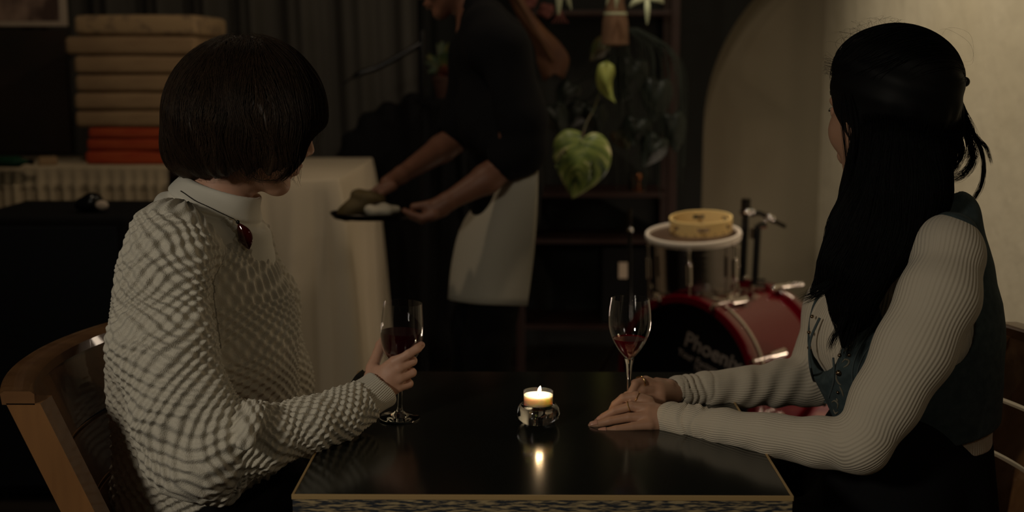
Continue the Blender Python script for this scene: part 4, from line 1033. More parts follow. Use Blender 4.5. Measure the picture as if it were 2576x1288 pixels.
# ================================================================ people
def rotm(fwd_xy_deg, pitch_deg, roll_deg=0.0):
    """columns: forward, left, up of the head; yaw measured from +X towards +Y, pitch down positive"""
    a = math.radians(fwd_xy_deg); p = math.radians(pitch_deg); r = math.radians(roll_deg)
    f = np.array([math.cos(a)*math.cos(p), math.sin(a)*math.cos(p), -math.sin(p)]); l = np.array([-math.sin(a), math.cos(a), 0]); u = np.cross(f, l)
    l2 = l*math.cos(r)+u*math.sin(r); u2 = np.cross(f, l2)
    return np.stack([f, l2, u2], 1)
def head_ops(c, R, s=1.0):
    c = np.asarray(c, float)
    def W(x, y, z): return c + R @ (np.array([x, y, z])*s)
    def E(x, y, z, a, b, d): return ell(W(x, y, z), (a*s, b*s, d*s), R)
    def C(p, q, r0, r1=None): return cap(W(*p), W(*q), r0*s, (r1 if r1 is not None else r0)*s)
    o = [('add', E(-0.014, 0, 0.028, 0.094, 0.074, 0.090), 0), ('add', E(0.030, 0, -0.030, 0.062, 0.060, 0.083), 0.03)]
    for y in (-1, 1):
        o += [('add', C((0.0, y*0.048, -0.055), (0.066, y*0.014, -0.103), 0.017, 0.015), 0.028),
              ('add', E(0.060, y*0.038, -0.030, 0.026, 0.022, 0.028), 0.022),
              ('cut', E(0.101, y*0.032, 0.002, 0.018, 0.018, 0.013), 0.014),
              ('add', C((0.090, y*0.012, 0.022), (0.070, y*0.048, 0.020), 0.009, 0.008), 0.012),
              ('add', E(0.0765, y*0.031, 0.001, 0.014, 0.015, 0.0115), 0.004),
              ('add', C((0.088, y*0.020, -0.0035), (0.078, y*0.046, -0.001), 0.003), 0.004),
              ('add', C((0.091, y*0.022, 0.007), (0.079, y*0.046, 0.006), 0.003), 0.004),
              ('add', E(0.101, y*0.0115, -0.043, 0.010, 0.007, 0.007), 0.006),
              ('cut', E(0.106, y*0.007, -0.050, 0.005, 0.003, 0.004), 0.002),
              ('add', E(-0.008, y*0.078, -0.012, 0.017, 0.007, 0.030), 0.006),
              ('cut', E(-0.002, y*0.086, -0.010, 0.009, 0.005, 0.017), 0.004)]
    o += [('add', C((0.094, 0, 0.010), (0.114, 0, -0.036), 0.0065, 0.0095), 0.012), ('add', E(0.075, 0, -0.106, 0.018, 0.020, 0.016), 0.016),
          ('add', E(0.088, 0, -0.070, 0.016, 0.026, 0.016), 0.014),
          ('add', C((0.098, -0.012, -0.066), (0.101, 0.0, -0.0645), 0.0052), 0.004), ('add', C((0.098, 0.012, -0.066), (0.101, 0.0, -0.0645), 0.0052), 0.004),
          ('add', C((0.093, -0.019, -0.069), (0.098, -0.012, -0.067), 0.003, 0.005), 0.004), ('add', C((0.093, 0.019, -0.069), (0.098, 0.012, -0.067), 0.003, 0.005), 0.004),
          ('add', C((0.096, -0.010, -0.0775), (0.096, 0.010, -0.0775), 0.0058), 0.004),
          ('cut', C((0.106, -0.018, -0.0715), (0.106, 0.018, -0.0715), 0.0022), 0.002)]
    return o, W
def face_parts(W, R, s, par):
    for y in (-1, 1):
        q = W(0.0775, y*0.031, 0.001); ey = MB().ball(q, 0.0148*s, 12).build('eye', MT['eye'], par)
        MB().ball(q + R @ np.array([0.0105*s, y*0.0008, -0.001]), 0.006*s, 10).build('iris', MT['iris'], ey)
        MB().tube([W(0.098, y*0.014, 0.030), W(0.093, y*0.034, 0.035), W(0.076, y*0.050, 0.030)], [0.0022, 0.003, 0.0014], 8).build('eyebrow', MT['iris'], par)
        MB().tube(bez([W(0.0925, y*0.018, 0.0045), W(0.0960, y*0.031, 0.0085), W(0.084, y*0.047, 0.004)], 8), 0.0016, 6).build('eyelash', MT['iris'], par)
    MB().tube(bez([W(0.0985, -0.017, -0.068), W(0.1035, -0.006, -0.0650), W(0.1045, 0, -0.0662), W(0.1035, 0.006, -0.0650), W(0.0985, 0.017, -0.068)], 14), 0.0042*np.sin(np.linspace(0.25, PI-0.25, 14)), 8).build('upper_lip', MT['lips'], par)
    MB().tube(bez([W(0.0970, -0.015, -0.0745), W(0.1005, 0, -0.0775), W(0.0970, 0.015, -0.0745)], 12), 0.005*np.sin(np.linspace(0.25, PI-0.25, 12)), 8).build('lower_lip', MT['lips'], par)

def bounds(*pts, pad=0.1):
    a = np.array(pts); return a.min(0)-pad, a.max(0)+pad
def person(name, label, body, m):
    o = mesh_obj(name, *body, m); tag(o, label, 'person'); return o
def nail(p, d, n, par, w=0.0052, l=0.0068):
    """p centre, d towards the tip, n outwards"""
    d = np.array(d, float); d /= np.linalg.norm(d); n = np.array(n, float); n -= (n @ d)*d; n /= np.linalg.norm(n); s = np.cross(d, n)
    vs = []; fs = []; A, B = 7, 7
    for i in range(A):
        for j in range(B):
            u = -1+2*i/(A-1); v = -1+2*j/(B-1); r = math.sqrt(max(0, 1-0.35*v*v)) if v > 0 else 1
            vs.append(np.array(p)+s*w*u*r+d*l*v+n*(0.0012-0.0026*u*u-0.0006*v*v))
    fs = [(i*B+j, i*B+j+1, (i+1)*B+j+1, (i+1)*B+j) for i in range(A-1) for j in range(B-1)]
    o = mesh_obj('fingernail', vs, fs, MT['nail'], par); md = o.modifiers.new('s', 'SOLIDIFY'); md.thickness = 0.0006; return o
def ring(p, ax, r, par, m='gold', th=0.0009, beads=False):
    M = mx_from(p, ax, (0.3, 0.2, 1)); n = 32; pts = [(M @ np.array([r*math.cos(2*PI*j/n), r*math.sin(2*PI*j/n), 0, 1]))[:3] for j in range(n+1)]
    q = MB(); q.tube(pts, th, 8, caps=False)
    if beads:
        for j in range(0, n): q.ball(pts[j], th*1.25, 5)
    return q.build('ring', MT[m], par)

# ---------------------------------------------------------------- woman in the cream sweater
def woman_left():
    hc = P(626, 292, 0.385); R = rotm(25, 13, 4); H, W = head_ops(hc, R, 0.97)
    wr = (946, 992, 0.352)
    hand = [('add', fcap((905, 1022, 0.335, 27), (948, 985, 0.350, 27)), 0)]
    fingers = {
     'index': [(962, 935, 0.357, 17), (992, 910, 0.352, 14.5), (1028, 889, 0.350, 12.5), (1050, 876, 0.354, 11.5), (1060, 868, 0.362, 9.5)],
     'middle': [(972, 950, 0.357, 16), (1004, 925, 0.350, 14), (1037, 908, 0.362, 12.5), (1028, 911, 0.390, 11), (1010, 917, 0.398, 9.5)],
     'ring': [(975, 968, 0.357, 16), (1006, 950, 0.352, 14), (1036, 937, 0.364, 12), (1027, 942, 0.390, 11), (1008, 946, 0.397, 9)],
     'pinky': [(972, 986, 0.357, 15), (1000, 975, 0.354, 12.5), (1029, 965, 0.366, 11), (1021, 970, 0.388, 10), (1005, 973, 0.394, 8.5)],
     'thumb': [(930, 962, 0.352, 19), (936, 925, 0.368, 15.5), (951, 888, 0.392, 13.5), (957, 868, 0.405, 12.5), (963, 855, 0.413, 9.5)]}
    hand += [('add', fcap((948, 985, 0.350, 28), (968, 948, 0.356, 20)), 0.012), ('add', fcap((952, 990, 0.350, 24), (990, 930, 0.354, 16)), 0.012), ('add', fcap((955, 992, 0.350, 22), (992, 952, 0.355, 16)), 0.012),
             ('add', fcap((958, 994, 0.352, 20), (985, 975, 0.356, 15)), 0.012)]
    for k, f in fingers.items():
        hand += [('add', fcap(f[0], f[1]), 0.006 if k != 'thumb' else 0.012)]+[('add', fcap(f[i], f[i+1]), 0.002) for i in (1, 2, 3)]
    # fingers stay apart: shallow creases between them
    neck = [('add', fcap((570, 450, 0.39, 78), (520, 560, 0.39, 84)), 0.02)]
    torso = [('add', fcap((520, 600, 0.38, 80), (515, 1000, 0.38, 150)), 0.03), ('add', fcap((515, 1000, 0.38, 150), (540, 1250, 0.37, 165)), 0.03)]
    arm = [('add', fcap((440, 640, 0.23, 60), (500, 1110, 0.13, 45)), 0.02), ('add', fcap((500, 1110, 0.13, 45), (905, 1022, 0.335, 27)), 0.01),
           ('add', fcap((560, 640, 0.56, 60), (640, 1050, 0.60, 45)), 0.02), ('add', fcap((640, 1050, 0.60, 45), (800, 1240, 0.52, 26)), 0.01),
           ('add', fcap((800, 1240, 0.52, 26), (850, 1270, 0.50, 26)), 0.01)]
    hand2 = []
    for k in range(4): hand2 += [('add', fcap((850, 1265+k*4, 0.48+0.012*k, 15), (905, 1285+k*5, 0.47+0.016*k, 12)), 0.006), ('add', fcap((905, 1285+k*5, 0.47+0.016*k, 12), (930, 1310+k*5, 0.47+0.016*k, 10)), 0.003)]
    hand2 += [('add', fcap((840, 1270, 0.47, 14), (880, 1300, 0.445, 12)), 0.006)]
    ops = H + neck + torso + arm + hand + hand2
    # upper body in one grid, fine enough for fingers
    lo, hi = bounds(P(380, 1300, 0.05), P(840, 180, 0.7), P(1080, 850, 0.4), P(980, 1400, 0.5), pad=0.06)
    body = sdf_mesh(ops, lo, hi, 0.0022)
    w = person('person', 'person with a dark bob in a cream chunky-knit sweater, holding a wine glass', body, MT['skin'])
    face_parts(W, R, 1.0, w)
    for f, n in (('index', (0.1, -1, 0.5)),):
        a, b = P(*fingers[f][-2][:3]), P(*fingers[f][-1][:3]); nn = np.array([-0.15, -0.75, 0.65]); nn /= np.linalg.norm(nn)
        nail((a*0.25+b*0.75)+nn*M_(9.6, a), b-a, nn, w)
    a, b = P(*fingers['thumb'][-2][:3]), P(*fingers['thumb'][-1][:3]); nn = np.array([-0.55, -0.8, 0.1]); nn /= np.linalg.norm(nn)
    nail((a*0.4+b*0.6)+nn*M_(10.0, a), b-a, nn, w, 0.0058, 0.0075)

    # sweater --------------------------------------------------
    SA = [(430, 618, 0.225, 86), (405, 700, 0.19, 104), (415, 880, 0.150, 128), (455, 1030, 0.125, 124), (520, 1125, 0.115, 106)]
    SF = [(520, 1130, 0.115, 106), (640, 1115, 0.150, 84), (770, 1070, 0.215, 62), (850, 1050, 0.265, 56), (905, 1022, 0.305, 54)]
    ST = [(535, 560, 0.38, 96), (500, 640, 0.38, 150), (512, 760, 0.39, 205), (510, 900, 0.39, 228), (520, 1060, 0.385, 232), (500, 1200, 0.375, 214), (500, 1380, 0.37, 190)]
    FARA = [(590, 620, 0.56, 80), (650, 760, 0.60, 92), (690, 960, 0.60, 88), (720, 1060, 0.58, 70), (800, 1180, 0.54, 56), (815, 1235, 0.52, 40)]
    ops = chain(ST, 0.03)
    ops += [('add', ell(P(505, 860, 0.39), (0.135, 0.185, 0.26)), 0.03)]
    ops += [('add', fcap((430, 600, 0.22, 78), (600, 600, 0.55, 78)), 0.04)]
    ops += chain(FARA, 0.03)
    ops += [('add', fcap(SA[0], SA[1]), 0.05)] + chain(SA[1:], 0.022)
    ops += chain(SF, 0.024)
    ops += [('add', fcap((470, 1150, 0.12, 105), (560, 1205, 0.13, 62)), 0.02)]
    # deep fold inside the elbow and at the armpit, neck opening, cuff opening, hem
    ops += [('cut', fcap((640, 1010, 0.120, 26), (565, 1105, 0.030, 14)), 0.016), ('cut', fcap((560, 700, 0.235, 16), (618, 960, 0.165, 26)), 0.022),
            ('add', fcap((640, 1040, 0.125, 26), (615, 1120, 0.055, 22)), 0.012)]
    nk = P(440, 450, 0.38)
    ops += [('cut', fcap((530, 455, 0.39, 118), (560, 525, 0.39, 92)), 0.008), ('cut', ell(P(625, 575, 0.42), (0.055, 0.070, 0.070), rotm(20, 50)), 0.006), ('cut', fcap((450, 470, 0.33, 52), (545, 540, 0.28, 56)), 0.004), ('cut', fcap((545, 545, 0.28, 50), (630, 625, 0.30, 42)), 0.004), ('cut', fcap((630, 625, 0.30, 42), (672, 668, 0.33, 26)), 0.004), ('cut', fcap((600, 535, 0.36, 72), (648, 600, 0.36, 56)), 0.004)]
    ce = P(930, 1000, 0.32); cx_ = ce-P(850, 1050, 0.27); ops += [('cut', cap(ce+cx_*0.1, ce+cx_*2, 0.038), 0.003), ('cut', cap(P(915, 1012, 0.315), ce+cx_*0.4, 0.029), 0.003)]
    hem = P(470, 1440, 0.3)[2]
    ops += [('int', lambda p: hem-p[:, 2], 0.004)]
    def folds(p):
        q = p-P(*SA[2][:3]); 
        return 0.0035*np.sin(p[:, 2]*34+p[:, 0]*16+2*np.sin(p[:, 1]*9)) + 0.0025*np.sin(p[:, 0]*47-p[:, 2]*22)
    ops += [('warp', folds, 0)]
    lo, hi = bounds(P(230, 1460, 0.05), P(1000, 500, 0.75), P(300, 500, 0.0), pad=0.05)
    hi[2] = P(430, 430, 0.2)[2]
    v, f = sdf_mesh(ops, lo, hi, 0.0032)
    carr = [pch(SA), pch(SF), pch(ST), pch(FARA)]
    uv = cloth_uv(None, v, [pch(SA+SF[1:]), pch(ST), pch(FARA)])
    uv[:, 0] += 0.0020*np.sin(v[:, 2]*60+3*np.sin(v[:, 0]*30)); uv[:, 1] += 0.0020*np.sin(v[:, 0]*70+3*np.sin(v[:, 2]*25))
    h = np.cos(uv[:, 0]*2*PI/0.0205)*np.cos(uv[:, 1]*2*PI/0.0195)*uv[:, 2]
    nc = fcap((530, 560, 0.39, 104), (568, 468, 0.39, 92))(v); h = h*np.clip(nc/0.014, 0.0, 1)
    g = grad(ops, v, 0.003)
    v = v + g*(0.0030*h)[:, None]
    o = mesh_obj('sweater', v, f, MT['knit'], w)
    at = o.data.attributes.new('cloth_uv', 'FLOAT_VECTOR', 'POINT'); at.data.foreach_set('vector', uv.astype(np.float32).ravel())
    # smooth ribbed cuff of the layer below
    cu = [('add', fcap((880, 1042, 0.300, 50), (952, 975, 0.350, 46)), 0), ('add', fcap((905, 1005, 0.318, 46), (965, 985, 0.350, 42)), 0.01),
          ('cut', fcap((958, 972, 0.350, 41), (1000, 935, 0.372, 42)), 0.004)]
    a, b = P(890, 1035, 0.305), P(960, 970, 0.352); n = (b-a)/np.linalg.norm(b-a)
    cu += [('int', half(P(958, 968, 0.350), n), 0.005), ('int', half(P(868, 1050, 0.296), -n), 0.005), ('cut', fcap((930, 1000, 0.335, 36), (980, 950, 0.36, 38)), 0.004)]
    lo, hi = bounds(a, b, pad=0.055); v, f = sdf_mesh(cu, lo, hi, 0.002)
    o = mesh_obj('cuff', v, f, MT['cuff'], w); cloth_uv(o, v, [[(a-n*0.05, 0.03), (b+n*0.05, 0.03)]])
    q = MB(); 
    for k in range(40): pass
    # watch strap peeping behind the cuff
    MB().tube(bez([P(886, 962, 0.35), P(897, 946, 0.352), P(914, 932, 0.356)], 10), 0.0042, 10, flat=0.5).build('wrist_strap', MT['black_gloss'], w)

    # turtleneck ----------------------------------------------
    tn = [('add', fcap((530, 560, 0.39, 104), (568, 468, 0.39, 90)), 0), ('add', fcap((545, 500, 0.39, 101), (562, 478, 0.39, 97)), 0.004), ('add', fcap((522, 560, 0.39, 113), (534, 536, 0.39, 108)), 0.005),
          ('add', fcap((478, 560, 0.36, 96), (560, 590, 0.42, 100)), 0.03), ('add', fcap((520, 580, 0.385, 118), (590, 640, 0.40, 92)), 0.03), ('add', fcap((590, 640, 0.40, 92), (560, 760, 0.39, 130)), 0.02)] + [('add', fcap((*ST[i][:3], ST[i][3]-7), (*ST[i+1][:3], ST[i+1][3]-7)), 0.03) for i in range(2)] + [('add', fcap((440, 600, 0.24, 68), (600, 600, 0.55, 70)), 0.04)]
    up = P(640, 470, 0.39)-P(640, 470, 0.39)
    ax = P(568, 455, 0.39)-P(530, 560, 0.39); ax /= np.linalg.norm(ax)
    tl = P(436, 425, 0.39); tr = P(652, 495, 0.39); e = tr-tl; nrm = np.cross(e, (0, 1, 0)); nrm /= np.linalg.norm(nrm); nrm *= np.sign(nrm[2])
    tn += [('int', half(tl, nrm), 0.004), ('cut', fcap((560, 480, 0.39, 86), (590, 400, 0.39, 92)), 0.004)]
    # folded-over roll: groove under the fold
    fl = P(398, 463, 0.39); fr = P(640, 560, 0.39); e2 = fr-fl; n2 = np.cross(e2, (0, 1, 0)); n2 /= np.linalg.norm(n2); n2 *= np.sign(n2[2])
    def groove(p):
        s = (p-fl) @ n2; return 0.0065*np.exp(-(s/0.0045)**2) + 0.002*np.sin(s*130+2.2*np.sin(p[:, 0]*20))*np.exp(-((s+0.02)/0.03)**2)
    tn += [('warp', groove, 0), ('int', lambda p: P(540, 760, 0.39)[2]-p[:, 2], 0.003)]
    lo, hi = bounds(P(350, 780, 0.2), P(760, 400, 0.55), pad=0.03)
    v, f = sdf_mesh(tn, lo, hi, 0.0026)
    tneck = mesh_obj('turtleneck', v, f, MT['cotton'], w)
    def onsurf(pts, ops, off, n=60):
        q = bez([P(*p) for p in pts], n)
        for _ in range(4): q = q - grad(ops, q)*(ev(ops, q)-off)[:, None]
        return q
    # seam line, slit, necklace
    mm = MB(); mm.tube(onsurf([(462, 500, 0.30), (460, 518, 0.30), (454, 530, 0.30)], tn, 0.0003, 16), 0.0008, 6); mm.build('side_seam', MT['seam'], tneck)
    chainp = onsurf([(432, 439, 0.30), (470, 459, 0.29), (510, 489, 0.29), (560, 525, 0.30), (596, 554, 0.32)], tn, 0.0012, 90)
    chainp = np.concatenate([chainp[:-4], bez([chainp[-4], P(599, 560, 0.312)], 4)])
    q = MB(); q.tube(chainp, 0.0006, 6)
    for i in range(0, 90, 2): q.ball(chainp[i], 0.0010, 4)
    cb = onsurf([(600, 557, 0.33), (570, 553, 0.33), (535, 532, 0.30), (500, 505, 0.28)], tn, 0.0012, 50)
    necklace = q.build('necklace', MT['dull_metal'], w)
    pb = (chainp[-1]+P(600, 558, 0.315))/2 + np.array([0.0, -0.003, 0])
    # almond pendant: axis from (600,566) to (628,626)
    A = P(599, 560, 0.312); B = P(627, 628, 0.310); d = (B-A); Ln = np.linalg.norm(d); d /= Ln; sd = np.cross(d, (0, 1, 0)); sd /= np.linalg.norm(sd)
    vs = []; fs = []; n = 18; K = 20
    for i in range(K+1):
        t = i/K; r = M_(18.5, A)*max(math.sin(PI*min(t*1.0, 1))**0.85*(1.0+0.15*(t-0.5)), 0.01)
        cen = A+d*Ln*t+sd*M_(4, A)*math.sin(PI*t)
        for j in range(n): a = 2*PI*j/n; vs.append(cen+sd*r*math.cos(a)+np.array([0, 1, 0])*r*0.38*math.sin(a))
    fs = [(i*n+j, i*n+(j+1) % n, (i+1)*n+(j+1) % n, (i+1)*n+j) for i in range(K) for j in range(n)]
    mesh_obj('pendant', vs, fs, MT['garnet'], necklace)['label'] = 'dark red almond-shaped stone'
    MB().ball(A+np.array([0, -0.001, 0.001]), 0.0032, 8).build('pendant_clasp', MT['dull_metal'], necklace)

    # hair -----------------------------------------------------
    HO = [('add', ell(P(620, 266, 0.385), (M_(186, hc), 0.105, M_(172, hc)), rotm(0, 0)), 0),
          ('add', ell(P(552, 302, 0.37), (M_(124, hc), 0.105, M_(136, hc))), 0.03),
          ('add', ell(P(690, 310, 0.36), (M_(112, hc), 0.088, M_(135, hc))), 0.03),
          ('add', fcap((480, 380, 0.36, 62), (560, 388, 0.32, 40)), 0.03), ('add', fcap((560, 370, 0.315, 50), (700, 395, 0.325, 42)), 0.03), ('add', fcap((470, 370, 0.42, 56), (520, 380, 0.46, 40)), 0.03)]
    # face opening on the far/front side
    HO += [('cut', ell(W(0.125, 0.005, -0.035), (0.070, 0.062, 0.105), R), 0.015),
           ('cut', fcap((585, 510, 0.34, 84), (700, 500, 0.34, 92)), 0.012), ('cut', fcap((600, 520, 0.45, 90), (700, 500, 0.5, 90)), 0.012), ('cut', fcap((846, 392, 0.32, 88), (858, 410, 0.50, 92)), 0.015), ('cut', fcap((790, 470, 0.30, 70), (790, 470, 0.5, 70)), 0.02)]
    def ridg(p):
        q = (p-hc); a = np.arctan2(q[:, 1], q[:, 0]+0.0); z = q[:, 2]
        return 0.0042*np.sin(a*13+2.2*np.sin(z*26)+1.3*np.sin(a*5))*np.clip(0.6-z*6, 0.2, 1) + 0.0020*np.sin(a*34+3*np.sin(z*22))+0.0012*np.sin(a*83+z*24)
    HO += [('warp', ridg, 0)]
    lo, hi = bounds(P(400, 520, 0.2), P(850, 70, 0.55), pad=0.03)
    v, f = sdf_mesh(HO, lo, hi, 0.003)
    # locks that follow the surface from the crown down
    n = 4600; th = rng.random(n)*2*PI; crown = P(610, 96, 0.385); fz = rng.random(n)**0.8
    st = P(612, 262, 0.385)+np.stack([np.cos(th)*M_(196, hc)*np.sqrt(fz), np.sin(th)*0.105*np.sqrt(fz), M_(176, hc)*np.sqrt(1-fz*0.96)], 1)*1.0
    HO2 = [x for x in HO if x[0] != 'warp'][:6] + HO[9:11]
    def dirf(p, t):
        r = p-crown; r = r/(np.linalg.norm(r, axis=1)[:, None]+1e-6)
        return r*0.6*(1-t) + np.array([0.0, 0, -1.0]) + 0.30*np.sin(p[:, 0:1]*75+p[:, 2:3]*38+2*np.sin(p[:, 2:3]*30))*np.array([1.0, 0, 0])
    paths = strands(HO2, st, dirf, 30, 0.0085, 0.0055, 0, jitter=0.13)
    keep = []
    bob = P(520, 428, 0.36)[2]; bobf = P(740, 440, 0.36)[2]
    out = []
    for q in paths:
        lim = bob + (bobf-bob)*np.clip((q[:, 0]-P(520, 0, 0.36)[0])/(P(740, 0, 0.36)[0]-P(520, 0, 0.36)[0]), -0.1, 1.2) + rng.normal()*0.009
        k = int(np.argmax(q[:, 2] < lim)) or len(q)
        if k < 6: continue
        qq = q[:k]
        loc = (qq-hc) @ R
        infront = (loc[:, 0] > 0.085) & (np.abs(loc[:, 1]) < 0.045) & (loc[:, 2] < 0.045)
        kk = int(np.argmax(infront)) if infront.any() else k
        if kk < 6: continue
        qq = qq[:kk]; x = np.linspace(0, kk-1, 16); i0 = np.clip(x.astype(int), 0, kk-2); fr_ = (x-i0)[:, None]
        out.append(qq[i0]*(1-fr_)+qq[i0+1]*fr_)
    sv, sf = strand_mesh(np.array(out), 0.00036, None)
    # free wisps in front of the face and at the nape
    W2 = []
    for i in range(110):
        x = 770+rng.random()*46; y0 = 190+rng.random()*40; yy = 0.36+rng.random()*0.07
        W2.append(bez([P(x-50, y0-50, yy), P(x-8, y0+10, yy), P(x+8*rng.normal()*0.5, y0+60, yy), P(x-8+6*rng.normal(), y0+90+rng.random()*70, yy)], 16))
    for i in range(70):
        x = 590+rng.random()*170; yy = 0.30+rng.random()*0.04
        W2.append(bez([P(x, 360, yy), P(x+4*rng.normal(), 410, yy-0.004), P(x+8*rng.normal(), 440, yy-0.002), P(x-5+14*rng.normal(), 455+18*rng.random(), yy)], 16))
    for i in range(60):
        x = 470+rng.random()*60; yy = 0.31+rng.random()*0.03
        W2.append(bez([P(x-10, 370, yy), P(x-6, 405, yy-0.006), P(x-4, 425, yy-0.006), P(x+10*rng.normal(), 436+8*rng.random(), yy)], 16))
    v2, f2 = strand_mesh(np.array(W2), 0.00030, None)
    v, f = merge([(v, f), (sv, sf), (v2, f2)])
    mesh_obj('hair', v, f, MT['brown_hair'], w)
    # trousers
    tr_ = [('add', fcap((560, 1330, 0.24, 120), (900, 1400, 0.26, 100)), 0.02), ('add', fcap((560, 1330, 0.50, 120), (900, 1400, 0.46, 100)), 0.02)]
    kx = (P(900, 1400, 0.26))
    hipN, hipF = np.array([-0.50, 0.27, 0.555]), np.array([-0.50, 0.47, 0.555]); kN, kF = np.array([-0.10, 0.26, 0.565]), np.array([-0.10, 0.48, 0.565])
    tr_ = [('add', cap(hipN, hipF, 0.105), 0), ('add', cap(hipN, kN, 0.088, 0.066), 0.03), ('add', cap(hipF, kF, 0.088, 0.066), 0.03), ('add', cap(hipN+[0.0, 0.1, 0.05], hipN+[-0.01, 0.1, 0.12], 0.12, 0.10), 0.03),
           ('add', cap(kN, (-0.08, 0.26, 0.10), 0.062, 0.050), 0.02), ('add', cap(kF, (-0.08, 0.48, 0.10), 0.062, 0.050), 0.02)]
    v, f = sdf_mesh(tr_, (-0.68, 0.1, 0.02), (0.02, 0.64, 0.86), 0.006); mesh_obj('trousers', v, f, MT['black_cloth'], w)
    for y in (0.26, 0.48):
        sh = [('add', ell((-0.03, y, 0.04), (0.125, 0.045, 0.038)), 0), ('add', cap((-0.08, y, 0.05), (-0.08, y, 0.12), 0.045), 0.02), ('int', lambda p: 0.001-p[:, 2], 0)]
        mesh_obj('shoe', *sdf_mesh(sh, (-0.18, y-0.07, -0.01), (0.12, y+0.07, 0.18), 0.005), MT['black_gloss'], w)
woman_left()

# ---------------------------------------------------------------- woman in the denim vest
def woman_right():
    hc = P(2236, 278, 0.385); R = rotm(180-63, 4, -1); H, W = head_ops(hc, R, 1.04)
    neck = [('add', fcap((2262, 400, 0.38, 72), (2320, 560, 0.38, 84)), 0.02)]
    torso = [('add', fcap((2320, 620, 0.38, 110), (2290, 900, 0.38, 150)), 0.03), ('add', fcap((2290, 900, 0.38, 150), (2310, 1060, 0.38, 150)), 0.03)]
    arm = [('add', fcap((2375, 680, 0.23, 60), (2165, 1120, 0.16, 42)), 0.02), ('add', fcap((2165, 1120, 0.16, 42), (1700, 1056, 0.335, 26)), 0.01), ('add', fcap((1700, 1056, 0.335, 26), (1672, 1052, 0.345, 27)), 0.01),
           ('add', fcap((2200, 660, 0.56, 58), (2080, 955, 0.58, 42)), 0.02), ('add', fcap((2080, 955, 0.58, 42), (1720, 985, 0.47, 25)), 0.01), ('add', fcap((1720, 985, 0.47, 25), (1685, 985, 0.46, 25)), 0.01)]
    tz = 0.75
    N = {   # near hand lying over the far one
     'index': [(1630, 1012, 0.360, 17), (1600, 998, 0.364, 13.5), (1568, 1002, 0.366, 12), (1548, 1018, 0.370, 11), (1539, 1032, 0.374, 9)],
     'middle': [(1630, 1030, 0.347, 16), (1588, 1022, 0.351, 12.5), (1546, 1034, 0.353, 11.5), (1518, 1050, 0.355, 10.5), (1502, 1061, 0.357, 8.5)],
     'ring': [(1630, 1050, 0.334, 15), (1582, 1050, 0.336, 12), (1534, 1059, 0.337, 11), (1504, 1067, 0.338, 10.2), (1487, 1071, 0.339, 8.5)],
     'pinky': [(1634, 1068, 0.320, 14), (1592, 1073, 0.319, 11.2), (1550, 1080, 0.318, 10.2), (1526, 1085, 0.318, 9.4), (1509, 1088, 0.318, 8)],
     'thumb': [(1648, 1030, 0.372, 17), (1620, 1018, 0.388, 13), (1592, 1022, 0.395, 11.5), (1574, 1030, 0.395, 9)]}
    F = {   # far hand around the foot of the stem
     'index': [(1656, 972, 0.425, 15), (1624, 958, 0.418, 13), (1598, 966, 0.400, 12), (1589, 988, 0.392, 10.5), (1590, 1001, 0.388, 9)],
     'middle': [(1656, 986, 0.418, 14), (1616, 982, 0.402, 12.5), (1578, 996, 0.392, 11.5), (1560, 1012, 0.386, 10), (1552, 1022, 0.384, 8.5)],
     'ring': [(1660, 998, 0.412, 13), (1622, 1006, 0.398, 12), (1588, 1020, 0.386, 11), (1566, 1034, 0.380, 9)],
     'pinky': [(1664, 1008, 0.408, 12), (1632, 1020, 0.395, 11), (1600, 1032, 0.385, 10), (1582, 1042, 0.38, 8)],
     'thumb': [(1684, 968, 0.44, 15), (1652, 962, 0.455, 12.5), (1622, 970, 0.452, 11), (1604, 982, 0.445, 9)]}
    hand = [('add', fcap((1672, 1052, 0.345, 29), (1640, 1035, 0.350, 24)), 0.012), ('add', fcap((1676, 1058, 0.340, 26), (1634, 1052, 0.338, 20)), 0.012), ('add', fcap((1676, 1062, 0.335, 22), (1636, 1068, 0.326, 18)), 0.012)]
    hand += [('add', fcap((1690, 985, 0.455, 25), (1656, 972, 0.428, 20)), 0.012), ('add', fcap((1690, 990, 0.45, 24), (1660, 992, 0.415, 20)), 0.012)]
    for D in (N, F):
        for k, f in D.items():
            hand += [('add', fcap(f[0], f[1]), 0.0035)]+[('add', fcap(f[i], f[i+1]), 0.0015) for i in range(1, len(f)-1)]
    ops = H + neck + torso + arm + hand
    lo, hi = bounds(P(1480, 1100, 0.3), P(2430, 130, 0.7), P(2480, 1300, 0.2), P(2080, 955, 0.62), pad=0.05)
    body = sdf_mesh(ops, lo, hi, 0.0022)
    w = person('person', 'person with long black hair in denim vest and ribbed cream sleeves, hands on the table', body, MT['skin_olive'])
    face_parts(W, R, 1.04, w)
    up = np.array([0, -0.45, 0.9]); up /= np.linalg.norm(up)
    for k in ('middle', 'ring', 'pinky'):
        a, b = P(*N[k][-2][:3]), P(*N[k][-1][:3]); nail((a*0.35+b*0.65)+up*M_(9.4, a), b-a, up, w)
    for k, i, t, bd in (('index', 0, 0.9, False), ('middle', 1, 0.15, True)):
        a, b = P(*N[k][i][:3]), P(*N[k][i+1][:3]); r = M_(N[k][i][3]*(1-t)+N[k][i+1][3]*t, a); ring(a+(b-a)*t, b-a, r+0.0010, w, beads=bd)
    a, b = P(*F['index'][1][:3]), P(*F['index'][2][:3]); ring((a+b)/2, b-a, M_(14.2, a)+0.0008, w, th=0.0013)

    # ribbed shirt ---------------------------------------------
    SA = [(2388, 655, 0.235, 84), (2362, 745, 0.20, 99), (2300, 880, 0.175, 98), (2228, 1010, 0.160, 86), (2165, 1118, 0.150, 72)]
